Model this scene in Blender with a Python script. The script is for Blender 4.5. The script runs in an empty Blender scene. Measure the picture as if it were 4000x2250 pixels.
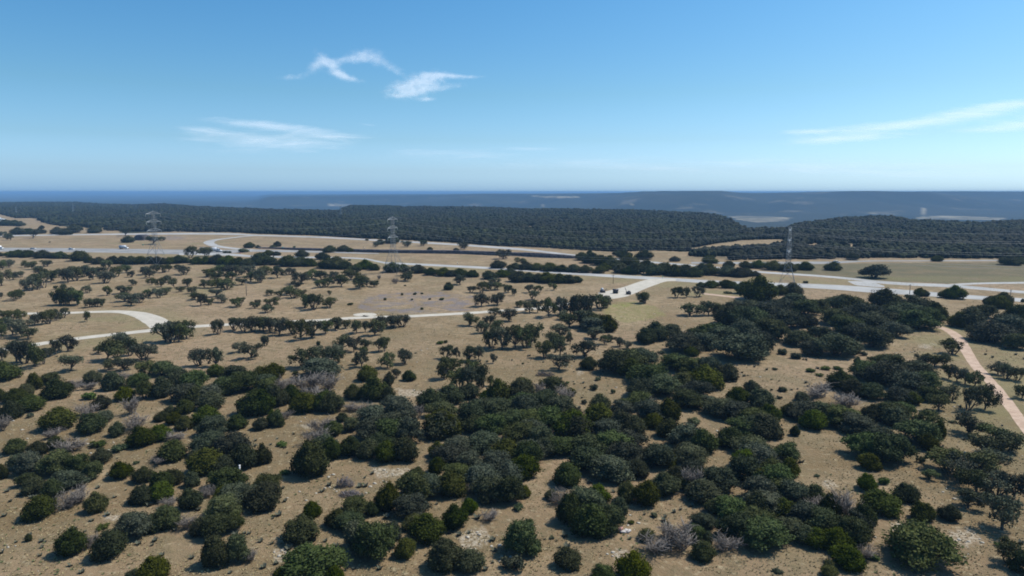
import bpy, math, random
import numpy as np
R = math.radians
scene = bpy.context.scene
COL = scene.collection

# ------------------------------------------------------------------ camera, light, sky
F = 2667.0                 # focal length in photo pixels (photo 4000 x 2250)
HZ = 749.0                 # row of the true horizon
CAMZ = 50.0
PITCH = math.atan((1125 - HZ) / F)
cam_d = bpy.data.cameras.new('camera')
cam_d.sensor_width = 36.0
cam_d.lens = 36.0 * F / 4000.0
cam_d.clip_start = 1.0
cam_d.clip_end = 120000.0
cam = bpy.data.objects.new('camera', cam_d)
COL.objects.link(cam)
cam.location = (0, 0, CAMZ)
cam.rotation_euler = (math.pi / 2 - PITCH, 0, 0)
scene.camera = cam

SUN_EL, SUN_AZ = R(55), R(68)      # azimuth clockwise from +Y (the view direction)
world = bpy.data.worlds.new('World')
scene.world = world
world.use_nodes = True
wn = world.node_tree
bg = wn.nodes['Background']
sky = wn.nodes.new('ShaderNodeTexSky')
sky.sky_type = 'NISHITA'
sky.sun_disc = False
sky.sun_elevation = SUN_EL
sky.sun_rotation = SUN_AZ
sky.altitude = 300
sky.air_density = 1.0
sky.dust_density = 1.9
sky.ozone_density = 2.2
hs = wn.nodes.new('ShaderNodeHueSaturation')          # a clear, deep summer blue
hs.inputs['Saturation'].default_value = 1.25
wn.links.new(sky.outputs[0], hs.inputs['Color'])
mu = wn.nodes.new('ShaderNodeMix'); mu.data_type = 'RGBA'; mu.blend_type = 'MULTIPLY'
mu.inputs[0].default_value = 1.0
geo = wn.nodes.new('ShaderNodeNewGeometry'); sx = wn.nodes.new('ShaderNodeSeparateXYZ'); wn.links.new(geo.outputs['Incoming'], sx.inputs[0])
mr = wn.nodes.new('ShaderNodeMapRange'); mr.inputs[1].default_value = 0.0; mr.inputs[2].default_value = -0.22; wn.links.new(sx.outputs[2], mr.inputs[0])
mr.inputs[2].default_value = -0.30
tint = wn.nodes.new('ShaderNodeValToRGB'); wn.links.new(mr.outputs[0], tint.inputs[0])
TINT = [(0.0, (1.22, 1.98, 3.30)), (.10, (.95, 1.38, 2.12)), (.24, (.78, 1.09, 1.40)), (.45, (.72, 1.02, 1.12)), (1.0, (.60, 1.02, 1.12))]
while len(tint.color_ramp.elements) < len(TINT): tint.color_ramp.elements.new(.5)
for el, (p_, c_) in zip(tint.color_ramp.elements, TINT):
    el.position = p_; el.color = (c_[0] / 2.5, c_[1] / 2.5, c_[2] / 2.5, 1)
wn.links.new(tint.outputs[0], mu.inputs[7])
wn.links.new(hs.outputs[0], mu.inputs[6])
wn.links.new(mu.outputs[2], bg.inputs[0])
bg.inputs[1].default_value = 0.114 * 2.5
sd = bpy.data.lights.new('sun', 'SUN')
sd.energy = 4.7
sd.angle = R(0.53)
sd.color = (1.0, 0.94, 0.84)
so = bpy.data.objects.new('sun', sd)
COL.objects.link(so)
so.rotation_euler = (math.pi / 2 - SUN_EL, 0, math.pi - SUN_AZ)
so.location = (200, 100, 300)
vs = scene.view_settings
vs.view_transform = 'Standard'
vs.look = 'None'
vs.gamma = 1.0
vs.exposure = 0.18
cy = scene.cycles
cy.use_denoising = True
cy.max_bounces = 6
cy.diffuse_bounces = 3
cy.volume_bounces = 1
cy.transparent_max_bounces = 12
cy.filter_width = 1.8
cy.use_adaptive_sampling = True
cy.adaptive_threshold = 0.01

# ------------------------------------------------------------------ helpers
rng = np.random.default_rng(11)
random.seed(5)
SP, CP = math.sin(PITCH), math.cos(PITCH)

def gp(x, y, z=0.0):
    """photo pixel -> point on the plane at height z, in metres"""
    u, v = (x - 2000) / F, (1125 - y) / F
    t = (CAMZ - z) / (SP - v * CP)
    return np.array((u * t, t * (CP + v * SP), z))

def depth_of(p):
    return p[1] * CP - (p[2] - CAMZ) * SP

def to_px(X, Y, Z):
    d = Y * CP - (Z - CAMZ) * SP
    return 2000 + F * X / d, 1125 - F * (Y * SP + (Z - CAMZ) * CP) / d

def hash2(i, j, s=0):
    h = (i * 374761393 + j * 668265263 + s * 1442695041) & 0xffffffff
    h = ((h ^ (h >> 13)) * 1274126177) & 0xffffffff
    return ((h ^ (h >> 16)) & 0xffff) / 65535.0

def vnoise(x, y, s=0):
    x = np.asarray(x, float); y = np.asarray(y, float)
    i = np.floor(x).astype(np.int64); j = np.floor(y).astype(np.int64)
    fx, fy = x - i, y - j
    fx = fx * fx * (3 - 2 * fx); fy = fy * fy * (3 - 2 * fy)
    a, b, c, d = hash2(i, j, s), hash2(i + 1, j, s), hash2(i, j + 1, s), hash2(i + 1, j + 1, s)
    return (a * (1 - fx) + b * fx) * (1 - fy) + (c * (1 - fx) + d * fx) * fy

def fbm(x, y, s=0, o=4):
    t, a, n = 0, 1, 0
    for k in range(o):
        t = t + a * vnoise(x * 2 ** k, y * 2 ** k, s + k); n += a; a *= .5
    return t / n

def sstep(a, b, x):
    t = np.clip((x - a) / (b - a), 0, 1)
    return t * t * (3 - 2 * t)

def inside(poly, x, y):
    x = np.asarray(x, float); y = np.asarray(y, float)
    r = np.zeros(x.shape, bool)
    n = len(poly)
    for k in range(n):
        x1, y1 = poly[k]; x2, y2 = poly[(k + 1) % n]
        if y1 == y2: continue
        c = ((y1 > y) != (y2 > y)) & (x < (x2 - x1) * (y - y1) / (y2 - y1) + x1)
        r ^= c
    return r

def raw_mesh(name, V, Fc, mats, midx=None, smooth=False, attrs=None):
    """V (n,3), Fc list of arrays (m,3)/(m,4)"""
    me = bpy.data.meshes.new(name)
    V = np.asarray(V, np.float32)
    if not isinstance(Fc, list): Fc = [Fc]
    Fc = [np.asarray(f, np.int32) for f in Fc if len(f)]
    me.vertices.add(len(V)); me.vertices.foreach_set('co', V.ravel())
    nl = sum(f.size for f in Fc); nf = sum(len(f) for f in Fc)
    me.loops.add(nl); me.loops.foreach_set('vertex_index', np.concatenate([f.ravel() for f in Fc]))
    me.polygons.add(nf)
    tot = np.concatenate([np.full(len(f), f.shape[1], np.int32) for f in Fc])
    st = np.concatenate([[0], np.cumsum(tot)[:-1]]).astype(np.int32)
    me.polygons.foreach_set('loop_start', st)
    me.polygons.foreach_set('loop_total', tot)
    if midx is not None: me.polygons.foreach_set('material_index', np.asarray(midx, np.int32))
    if smooth: me.polygons.foreach_set('use_smooth', np.ones(nf, bool))
    for m in (mats if isinstance(mats, (list, tuple)) else [mats]): me.materials.append(m)
    for k, v in (attrs or {}).items():
        a = me.attributes.new(k, 'FLOAT', 'POINT'); a.data.foreach_set('value', np.asarray(v, np.float32))
    me.update(calc_edges=True)
    return me

class MB:
    """collects simple solids into one mesh"""
    def __init__(s): s.v = []; s.f3 = []; s.f4 = []; s.n = 0
    def add(s, V, f3=(), f4=()):
        V = np.asarray(V, float)
        s.v.append(V)
        if len(f3): s.f3.append(np.asarray(f3) + s.n)
        if len(f4): s.f4.append(np.asarray(f4) + s.n)
        s.n += len(V)
    def box(s, c, d, rz=0.0, taper=1.0):
        x, y, z = np.array(d) / 2
        P = np.array([(-x, -y, -z), (x, -y, -z), (x, y, -z), (-x, y, -z), (-x * taper, -y * taper, z), (x * taper, -y * taper, z), (x * taper, y * taper, z), (-x * taper, y * taper, z)])
        if rz:
            c_, s_ = math.cos(rz), math.sin(rz)
            P = np.column_stack((P[:, 0] * c_ - P[:, 1] * s_, P[:, 0] * s_ + P[:, 1] * c_, P[:, 2]))
        s.add(P + np.array(c), f4=[(0, 3, 2, 1), (4, 5, 6, 7), (0, 1, 5, 4), (1, 2, 6, 5), (2, 3, 7, 6), (3, 0, 4, 7)])
    def tube(s, pts, rad, n=5, cap=True):
        pts = np.asarray(pts, float)
        if np.isscalar(rad): rad = [rad] * len(pts)
        rings = []
        for i, p in enumerate(pts):
            d = pts[min(i + 1, len(pts) - 1)] - pts[max(i - 1, 0)]
            d = d / (np.linalg.norm(d) + 1e-9)
            a = np.cross(d, (0, 0, 1)) if abs(d[2]) < .95 else np.cross(d, (0, 1, 0))
            a /= np.linalg.norm(a); b = np.cross(d, a)
            t = np.arange(n) * 2 * math.pi / n
            rings.append(p + rad[i] * (np.outer(np.cos(t), a) + np.outer(np.sin(t), b)))
        f = []
        for i in range(len(pts) - 1):
            for k in range(n):
                f.append((i * n + k, i * n + (k + 1) % n, (i + 1) * n + (k + 1) % n, (i + 1) * n + k))
        V = np.concatenate(rings)
        f3 = []
        if cap:
            e = (len(pts) - 1) * n
            for k in range(1, n - 1): f3 += [(0, k + 1, k), (e, e + k, e + k + 1)]
        s.add(V, f3, f)
    def prism(s, prof, y0, y1):
        """profile in xz, extruded along y"""
        n = len(prof)
        V = [(x, y0, z) for x, z in prof] + [(x, y1, z) for x, z in prof]
        f4 = [(k, (k + 1) % n, n + (k + 1) % n, n + k) for k in range(n)]
        f3 = []
        cx = sum(p[0] for p in prof) / n; cz = sum(p[1] for p in prof) / n
        V += [(cx, y0, cz), (cx, y1, cz)]
        for k in range(n): f3 += [(2 * n, (k + 1) % n, k), (2 * n + 1, n + k, n + (k + 1) % n)]
        s.add(V, f3, f4)
    def mesh(s, name, mat, smooth=False):
        fs = []
        if s.f3: fs.append(np.concatenate(s.f3))
        if s.f4: fs.append(np.concatenate(s.f4))
        return raw_mesh(name, np.concatenate(s.v), fs, mat, smooth=smooth)
    def build(s, name, mat, parent=None, smooth=False):
        return link(name, s.mesh(name, mat, smooth), parent)

def link(name, data, parent=None, loc=None):
    o = bpy.data.objects.new(name, data)
    COL.objects.link(o)
    if parent is not None: o.parent = parent
    if loc is not None: o.location = loc
    return o

def tag(o, label=None, cat=None, group=None, kind=None):
    if label: o['label'] = label
    if cat: o['category'] = cat
    if group: o['group'] = group
    if kind: o['kind'] = kind
    return o

def thing(name, label, cat, loc=(0, 0, 0), rz=0.0, group=None):
    o = bpy.data.objects.new(name, None)
    COL.objects.link(o)
    o.empty_display_size = 0.5
    o.location = loc; o.rotation_euler = (0, 0, rz)
    return tag(o, label, cat, group)

# ------------------------------------------------------------------ materials
def mat(name):
    m = bpy.data.materials.new(name); m.use_nodes = True
    nt = m.node_tree
    return m, nt, nt.nodes['Principled BSDF']

class NT:
    def __init__(s, nt): s.t = nt
    def n(s, kind, **kw):
        o = s.t.nodes.new('ShaderNode' + kind)
        for k, v in kw.items(): setattr(o, k, v)
        return o
    def l(s, a, b): s.t.links.new(a, b)
    def noise(s, vec, scale, detail=4, rough=.55):
        o = s.n('TexNoise'); o.inputs['Scale'].default_value = scale
        o.inputs['Detail'].default_value = detail; o.inputs['Roughness'].default_value = rough
        s.l(vec, o.inputs['Vector']); return o.outputs['Fac']
    def ramp(s, val, a, b, lo=0., hi=1.):
        o = s.n('MapRange'); o.interpolation_type = 'SMOOTHSTEP'
        for k, v in ((1, a), (2, b), (3, lo), (4, hi)): o.inputs[k].default_value = v
        s.l(val, o.inputs[0]); return o.outputs[0]
    def m(s, op, a, b=None, clamp=False):
        o = s.n('Math', operation=op); o.use_clamp = clamp
        for k, v in ((0, a), (1, b)):
            if v is None: continue
            if isinstance(v, (int, float)): o.inputs[k].default_value = v
            else: s.l(v, o.inputs[k])
        return o.outputs[0]
    def mix(s, fac, a, b):
        o = s.n('Mix', data_type='RGBA'); s.set(o.inputs[0], fac); s.set(o.inputs[6], a); s.set(o.inputs[7], b)
        return o.outputs[2]
    def set(s, sock, v):
        if isinstance(v, (int, float)): sock.default_value = v
        elif isinstance(v, tuple): sock.default_value = (*v, 1) if len(v) == 3 else v
        else: s.l(v, sock)
    def attr(s, name):
        o = s.n('Attribute'); o.attribute_name = name; return o.outputs['Fac']
    def bump(s, h, strength, dist, bsdf):
        o = s.n('Bump'); o.inputs['Strength'].default_value = strength; o.inputs['Distance'].default_value = dist
        s.l(h, o.inputs['Height']); s.l(o.outputs[0], bsdf.inputs['Normal'])

def plain(name, col, rough=.7, metal=0., nscale=3., var=.18):
    m, t, b = mat(name); q = NT(t)
    co = q.n('TexCoord').outputs['Object']
    f = q.noise(co, nscale, 3)
    c = q.mix(f, tuple(x * (1 - var) for x in col), tuple(min(1, x * (1 + var)) for x in col))
    q.l(c, b.inputs['Base Color']); b.inputs['Roughness'].default_value = rough; b.inputs['Metallic'].default_value = metal
    return m

def foliage(name, ca, cb, cc, trans=.12):
    m, t, b = mat(name); q = NT(t)
    co = q.n('TexCoord').outputs['Object']
    rnd = q.n('ObjectInfo').outputs['Random']
    f1 = q.ramp(q.noise(co, .9, 3), .35, .65)
    c = q.mix(f1, ca, cb)
    f2 = q.ramp(q.noise(co, 3.2, 2), .52, .7)
    c = q.mix(q.m('MULTIPLY', f2, .45), c, cc)
    hsv = q.n('HueSaturation')
    q.l(c, hsv.inputs['Color'])
    q.l(q.ramp(rnd, 0, 1, .66, 1.34), hsv.inputs['Value'])
    q.l(q.ramp(q.m('FRACT', q.m('MULTIPLY', rnd, 7.31)), 0, 1, .475, .522), hsv.inputs['Hue'])
    q.l(q.ramp(q.m('FRACT', q.m('MULTIPLY', rnd, 13.7)), 0, 1, .55, 1.15), hsv.inputs['Saturation'])
    q.l(hsv.outputs[0], b.inputs['Base Color'])
    b.inputs['Roughness'].default_value = .75
    b.inputs['Specular IOR Level'].default_value = .04
    tr = q.n('BsdfTranslucent'); q.l(hsv.outputs[0], tr.inputs[0])
    mx = q.n('MixShader'); mx.inputs[0].default_value = trans
    q.l(b.outputs[0], mx.inputs[1]); q.l(tr.outputs[0], mx.inputs[2])
    q.l(mx.outputs[0], t.nodes['Material Output'].inputs[0])
    return m

M = {}
M['juniper'] = foliage('juniper_foliage', (.026, .034, .004), (.047, .056, .008), (.085, .088, .020))
M['oak'] = foliage('oak_foliage', (.033, .043, .015), (.062, .073, .029), (.118, .128, .066))
M['live_oak'] = foliage('live_oak_foliage', (.052, .060, .024), (.084, .094, .040), (.142, .150, .080))
M['bush'] = foliage('bush_foliage', (.050, .070, .022), (.075, .09, .03), (.11, .11, .05))
M['bark'] = plain('bark', (.085, .072, .060), .9)
M['twig'] = plain('dead_twigs', (.165, .142, .125), .9, nscale=1.2, var=.35)
M['dry_twig'] = plain('dry_branches', (.15, .13, .135), .9, nscale=1.2, var=.35)
# ------------------------------------------------------------------ terrain
# per azimuth (photo column of the horizon): plateau edge distance and height, ridge foot, ridge crest and its height
PROF0 = [
 # column, row of the plateau edge, its height, valley, foot, crest distance, row of the crest
 (-9000, 791, 3, -80, 4800, 7500, 786), (0, 790, 3, -80, 4800, 7500, 786), (300, 791, 2, -80, 4800, 7500, 786), (400, 796, 1, -80, 4800, 7500, 786), (520, 798, 1, -80, 4800, 7500, 786),
 (640, 794, 5, -80, 4800, 7500, 786), (760, 807, 1, -80, 4800, 7500, 786), (960, 813, 0, -80, 4800, 7500, 786), (1005, 815, 0, -80, 4800, 7500, 781), (1030, 816, 0, -80, 4800, 7500, 772),
 (1060, 817, 0, -80, 4800, 7500, 766.5), (1200, 819, 0, -80, 4500, 7500, 766), (1320, 820, 0, -85, 4500, 7500, 765), (1370, 803, 3, -85, 4500, 7500, 764), (1500, 805, 1, -85, 4400, 7500, 763),
 (1700, 809, 1, -85, 4400, 7500, 762), (1900, 810, 0, -90, 4300, 7500, 757), (2150, 815, 0, -90, 4300, 7500, 758), (2400, 820, 0, -90, 4200, 7500, 754), (2600, 825, 0, -90, 4200, 7500, 753), (2750, 829, 0, -90, 4000, 7500, 753),
 (2815, 839, 0, -90, 4000, 7500, 752), (2900, 885, 0, -90, 3900, 7500, 753), (3000, 925, 0, -90, 3900, 7500, 753), (3080, 892, 0, -90, 3700, 7400, 752), (3116, 878, 0, -90, 3600, 7400, 752), (3200, 862, 0, -90, 3500, 7300, 750),
 (3310, 847, 1, -90, 3500, 7200, 748), (3420, 843, 1, -90, 3500, 7200, 747), (3500, 847, 1, -90, 3500, 7200, 749), (3582, 862, 0, -90, 3500, 7200, 749), (3776, 868, 0, -90, 3500, 7200, 747), (4000, 863, 0, -90, 3500, 7200, 748), (9000, 863, 0, -90, 3500, 7200, 748)]
PROF = np.array([(p, (CAMZ - ze - 4.5) * F / (ye - HZ), ze, zv, ft, cr, CAMZ - (yc - HZ) * cr / F, CAMZ - ((751.0 if p < 1000 else 755.0) - HZ) * 44000 / F) for p, ye, ze, zv, ft, cr, yc in PROF0])

def terrain(X, Y):
    X = np.asarray(X, float); Y = np.asarray(Y, float)
    D = np.hypot(X, Y)
    fr = Y > 0.12 * np.abs(X)
    Ys = np.where(fr, Y, np.maximum(0.12 * np.abs(X), 1))
    px = np.clip(2000 + F * X / Ys * 1.0098, -9000, 9000)
    De, ze, zv, ft, cr, zc, ze2 = [np.interp(px, PROF[:, 0], PROF[:, k]) for k in range(1, 8)]
    # distances in the table are along the view axis
    d = np.where(fr, Y, D)
    De = De * (1 + .10 * (fbm(px / 160, px * 0, 3) - .5))
    z = np.where(d < De, ze * sstep(900, De, d), 0)
    dr = De + 650
    zz = ze + (zv - ze) * sstep(0, 1, (d - De) / 650)
    z = np.where((d >= De), zz, z)
    z = z + np.where(d > dr, 14 * (fbm(X / 700, Y / 900, 5) - .5) * sstep(dr, dr + 900, d), 0)
    up = sstep(0, 1, (d - ft) / (cr - ft))
    g = fbm(X / 1500, Y / 2600, 9, 5)
    ridge = (zc - zv) * np.clip(up * 1.25 - .25 * (1 - up) * 0 + (g - .5) * 4.4 * up * (1 - up) * 2.2, 0, 1)
    z = z + np.where(d > ft, ridge, 0)
    beyond = np.clip((d - cr) / 36000, 0, 1)
    spur = sstep(2250, 2560, px) * (1 - sstep(2700, 3020, px)) * np.exp(-((d - 4900 - 500 * (fbm(px / 300, px * 0, 8) - .5)) / 620) ** 2)
    z = z + 70 * spur * (d < 7000)
    hump = 34 * (fbm(X / 2600, Y / 1500, 33, 4) - .45) * sstep(cr - 800, cr + 2500, d)
    z = z + hump * .8 * (1 + .8 * sstep(15000, 35000, d)) * np.where(px < 1100, 1, .4)
    z = z + np.where(d > cr, (ze2 - zc) * beyond, 0)
    z = np.minimum(z, 57.0)
    # gentle swells on the plateau
    z = z + np.where(d < De, 8.0 * (fbm(X / 260, Y / 380, 21) - .5) * sstep(850, 1500, d), 0)
    return np.where(d < 880, 0.0, z)

# patches of the ground, outlined in photo pixels
P_PURPLE = [(1385, 1185), (1470, 1150), (1600, 1142), (1750, 1150), (1850, 1160), (1870, 1200), (1800, 1215), (1560, 1222), (1440, 1222), (1400, 1205)]
P_YARD = [(640, 920), (735, 921), (715, 935), (650, 937)]
P_GREEN = [(2350, 1215), (2400, 1190), (2470, 1183), (2560, 1195), (2600, 1225), (2520, 1250), (2420, 1260), (2370, 1240)]
P_GREEN2 = [(2380, 1195), (2410, 1180), (2490, 1178), (2460, 1198), (2400, 1212)]
P_PALE = [[(1060, 2130), (1150, 2130), (1130, 2180), (1060, 2190)], [(1790, 2080), (1900, 2040), (1950, 2090), (1830, 2160)],
          [(1450, 1830), (1600, 1825), (1620, 1850), (1480, 1865)], [(400, 2010), (480, 2000), (470, 2030), (410, 2030)],
          [(3700, 2080), (3800, 2075), (3860, 2120), (3760, 2140)], [(2370, 2160), (2430, 2150), (2430, 2180), (2380, 2190)],
          [(3580, 1345), (3650, 1345), (3640, 1362), (3590, 1360)], [(3480, 2030), (3540, 2040), (3520, 2070), (3470, 2050)],
          [(1550, 1520), (1680, 1520), (1660, 1545), (1560, 1545)], [(1180, 1655), (1240, 1650), (1240, 1665), (1190, 1668)],
          [(2240, 1450), (2270, 1447), (2275, 1460), (2245, 1462)], [(3190, 1880), (3240, 1875), (3250, 1895), (3200, 1900)]]
P_DRYHILL = [(2695, 978), (2750, 962), (2800, 950), (2900, 940), (2990, 936), (3060, 940), (3050, 958), (2960, 962), (2880, 975), (2800, 985), (2740, 990)]
P_DRYHILL2 = [(3130, 955), (3230, 942), (3300, 950), (3420, 955), (3425, 968), (3340, 980), (3250, 968), (3160, 975)]
P_FIELD = [[(2850, 844), (3000, 846), (3090, 850), (3075, 862), (2960, 870), (2880, 858)], [(3120, 872), (3190, 868), (3170, 880), (3125, 882)],
           [(3580, 848), (3700, 842), (3800, 846), (3930, 852), (3900, 858), (3700, 856), (3590, 855)], [(1270, 800), (1330, 796), (1380, 795), (1350, 802), (1290, 804)],
           [(2060, 765), (2260, 768), (2270, 772), (2130, 772)]]
SCAR = [[(2108, 815), (2118, 800), (2130, 797), (2124, 808), (2112, 816)], [(2455, 813), (2464, 797), (2470, 793), (2468, 803), (2462, 814)], [(3600, 840), (3602, 815), (3610, 812), (3612, 826), (3608, 842)],
        [(2560, 832), (2680, 838), (2800, 870), (2780, 872), (2670, 846), (2560, 838)], [(3395, 832), (3408, 828), (3416, 834), (3405, 840)]]

# where the wooded hills begin (lower edge of the forest, photo pixels)
EDGE = [(-400, 838), (0, 838), (60, 852), (130, 851), (165, 868), (200, 876), (235, 884), (262, 878), (300, 880), (330, 888), (400, 900), (470, 903), (560, 905), (740, 906), (900, 907), (1000, 913), (1233, 920), (1330, 926), (1427, 932), (1582, 938), (1776, 948),
        (1960, 962), (2100, 966), (2250, 976), (2420, 984), (2560, 978), (2690, 984), (2700, 970), (2760, 958), (2900, 938), (3060, 934), (3065, 1000), (3240, 1002), (3300, 1008), (3420, 1006), (3680, 1010), (4000, 1010), (4400, 1008)]
FOREST = EDGE + [(4400, 700), (-400, 700)]
FRONT_RIGHT = [(2690, 1000), (2700, 988), (2740, 984), (2780, 983), (2850, 975), (2960, 968), (3060, 962), (3130, 972), (3250, 975), (3420, 972), (3480, 985), (3640, 1008), (3300, 1010), (3240, 1012), (3000, 1014), (2860, 1018), (2800, 1006), (2740, 1004)]

def ang_list():
    a = list(np.arange(-52, 52.01, .26))
    b = list(np.arange(56, 304, 4.0))
    return np.radians(np.array(a + b))
ANG = ang_list()
rr = [6.0]
while rr[-1] < 60: rr.append(rr[-1] + 6)
while rr[-1] < 900: rr.append(rr[-1] * 1.0098)
while rr[-1] < 46000: rr.append(rr[-1] * 1.0165)
RR = np.array(rr)
A, D = np.meshgrid(ANG, RR)
X, Y = np.sin(A) * D, np.cos(A) * D
Z = terrain(X, Y)
nr, na = X.shape
V = np.column_stack((X.ravel(), Y.ravel(), Z.ravel()))
V = np.vstack((V, [(0, 0, 0)]))
idx = np.arange(nr * na).reshape(nr, na)
nx = np.roll(idx, -1, axis=1)
quads = np.stack((idx[:-1], nx[:-1], nx[1:], idx[1:]), -1).reshape(-1, 4)[:, ::-1]
tris = np.column_stack((np.full(na, nr * na), nx[0], idx[0]))[:, ::-1]
# masks
front = Y > 20
PX, PY = to_px(X, np.maximum(Y, 20), Z)
jx = (fbm(X / 18, Y / 18, 31) - .5) * 1.9; jy = (fbm(X / 18, Y / 18, 32) - .5) * 1.9
PXj = PX + jx * 40 * np.clip(120 / np.maximum(D, 60), 0, 3); PYj = PY + jy * 30 * np.clip(120 / np.maximum(D, 60), 0, 3)
def pmask(poly): return (inside(poly, PXj, PYj) & front).astype(float)
forest = np.maximum((inside(FOREST, PX, PY) & front).astype(float), ((D > 950)).astype(float))
grass_hill = (inside([(-500, 838), (0, 838), (60, 852), (130, 851), (165, 868), (235, 884), (330, 888), (470, 903), (470, 935), (-500, 940)], PX, PY) & front).astype(float)
clear_ = (fbm(X / 26, Y / 70, 51, 3) > .68) & (D < 3000)
forest = forest * (1 - .75 * clear_)
forest = forest * (1 - grass_hill) * (1 - pmask(P_DRYHILL)) 
forest = forest * (1 - .9 * pmask(P_DRYHILL2) * (fbm(X / 16, Y / 22, 71, 2) < .58))
forest = np.maximum(forest, (inside(FRONT_RIGHT, PX, PY) & front) * .3 * (1 - pmask(P_DRYHILL2)))
purple = np.maximum(pmask(P_PURPLE), pmask(P_YARD))
green = .55 * pmask(P_GREEN) + .45 * pmask(P_GREEN2)
pale = sum(pmask(p) for p in P_PALE)
field = (sum((inside(p, PX, PY) & front).astype(float) for p in P_FIELD + SCAR)) * (D > 1600)
def verge_mask():
    m = np.zeros_like(X)
    for lst, w in ((VERGES, 1.0),):
        for x0, y0, x1, y1 in lst:
            p = gp(x0, y0); q_ = gp(x1, y1)
            dx, dy = q_[0] - p[0], q_[1] - p[1]
            L2 = dx * dx + dy * dy
            t = np.clip(((X - p[0]) * dx + (Y - p[1]) * dy) / L2, 0, 1)
            dist = np.hypot(X - p[0] - t * dx, (Y - p[1] - t * dy))
            m = np.maximum(m, 1 - sstep(6, 22, dist))
    return m
VERGES = [(0, 990, 543, 998), (543, 998, 900, 1003), (1400, 1018, 1700, 1046), (1700, 1046, 2400, 1092), (2560, 1110, 3000, 1122), (3000, 1090, 3400, 1105), (3100, 1095, 3320, 1105), (3450, 1088, 3990, 1092),
          (0, 1390, 290, 1336), (290, 1336, 600, 1300), (440, 1228, 560, 1240), (560, 1240, 590, 1270), (3660, 1300, 3720, 1340), (3720, 1340, 3760, 1400), (3760, 1400, 3850, 1520), (3850, 1520, 3960, 1680), (3740, 1300, 3850, 1400), (3850, 1400, 3960, 1530), (660, 1130, 760, 1140), (480, 948, 590, 950), (2660, 1140, 2900, 1150), (800, 950, 860, 945)]
verge = verge_mask() * front
fz = lambda a: np.concatenate((np.asarray(a, float).ravel(), [0]))

m, t, b = mat('dry_grassland'); q = NT(t)
pos = q.n('NewGeometry').outputs['Position']
n_big = q.noise(pos, .012, 4); n_mid = q.noise(pos, .055, 5); n_sm = q.noise(pos, .35, 5, .65); n_fine = q.noise(pos, 1.6, 4, .7)
c = q.mix(q.ramp(n_mid, .35, .65), (.200, .139, .078), (.290, .212, .130))
c = q.mix(q.m('MULTIPLY', q.attr('yellow'), q.ramp(q.noise(pos, .05, 4, .6), .3, .55)), c, (.150, .106, .055))  # near grass: yellower by nature, darkened further to paint in lens vignetting
c = q.mix(q.m('MULTIPLY', q.ramp(n_big, .42, .62), .6), c, (.285, .198, .128))
c = q.mix(q.m('MULTIPLY', q.ramp(n_sm, .46, .62), .8), c, (.150, .115, .066))
c = q.mix(q.m('MULTIPLY', q.ramp(n_fine, .54, .70), .7), c, (.130, .112, .058))
c = q.mix(q.m('MULTIPLY', q.ramp(q.noise(pos, .8, 3, .6), .56, .70), .55), c, (.38, .31, .20))
c = q.mix(q.m('MULTIPLY', q.ramp(q.noise(pos, .035, 4, .65), .50, .66), .5), c, (.165, .134, .076))
c = q.mix(q.m('MULTIPLY', q.attr('olive'), q.ramp(n_mid, .3, .6, .5, .95)), c, (.108, .095, .054))
# olive verges, lush patch, grey-purple burnt ground, pale stony ground
c = q.mix(q.m('MULTIPLY', q.attr('verge'), q.ramp(n_mid, .35, .65, .1, .65)), c, (.172, .152, .072))
c = q.mix(q.m('MULTIPLY', q.attr('lush'), q.ramp(n_sm, .35, .6, .3, .95)), c, (.195, .190, .066))
c = q.mix(q.m('MULTIPLY', q.attr('purple'), q.ramp(q.noise(pos, .10, 6, .8), .44, .60, .0, .85)), c, (.155, .138, .146))
c = q.mix(q.m('MULTIPLY', q.attr('pale'), q.ramp(n_fine, .42, .6, .1, .8)), c, (.40, .34, .265))
# floor of the woods and wooded hills, darkened with the crowns for canopy shade
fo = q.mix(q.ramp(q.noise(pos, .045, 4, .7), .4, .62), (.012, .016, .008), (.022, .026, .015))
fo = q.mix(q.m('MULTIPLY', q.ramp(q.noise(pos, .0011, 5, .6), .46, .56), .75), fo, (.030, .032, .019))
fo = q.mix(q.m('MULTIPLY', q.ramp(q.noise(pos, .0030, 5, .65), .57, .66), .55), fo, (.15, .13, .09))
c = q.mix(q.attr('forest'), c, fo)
c = q.mix(q.m('MULTIPLY', q.attr('field'), q.ramp(q.noise(pos, .006, 4, .7), .35, .6, .15, .8)), c, (.34, .29, .20))
q.l(c, b.inputs['Base Color']); b.inputs['Roughness'].default_value = .95; b.inputs['Specular IOR Level'].default_value = .1
hgt = q.m('ADD', q.m('MULTIPLY', n_sm, .5), q.m('MULTIPLY', n_fine, .35))
q.bump(hgt, .9, .9, b)
M['ground'] = m
gm = raw_mesh('ground', V, [tris, quads], m, smooth=True, attrs=dict(forest=fz(forest), purple=fz(purple), lush=fz(green), pale=fz(np.clip(pale, 0, 1)), field=fz(np.clip(field, 0, 1)), verge=fz(verge), olive=fz((inside([(3060, 1034), (3250, 1030), (4300, 1020), (4300, 1100), (3990, 1102), (3700, 1108), (3400, 1096), (3150, 1075), (3060, 1066)], PX, PY) & front)), yellow=fz(.9 * (1 - sstep(130, 300, D + 120 * (fbm(X / 40, Y / 40, 55) - .5))))))
tag(link('ground', gm), 'dry tan grassland and wooded hills reaching to the horizon', None, None, 'structure')

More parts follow.
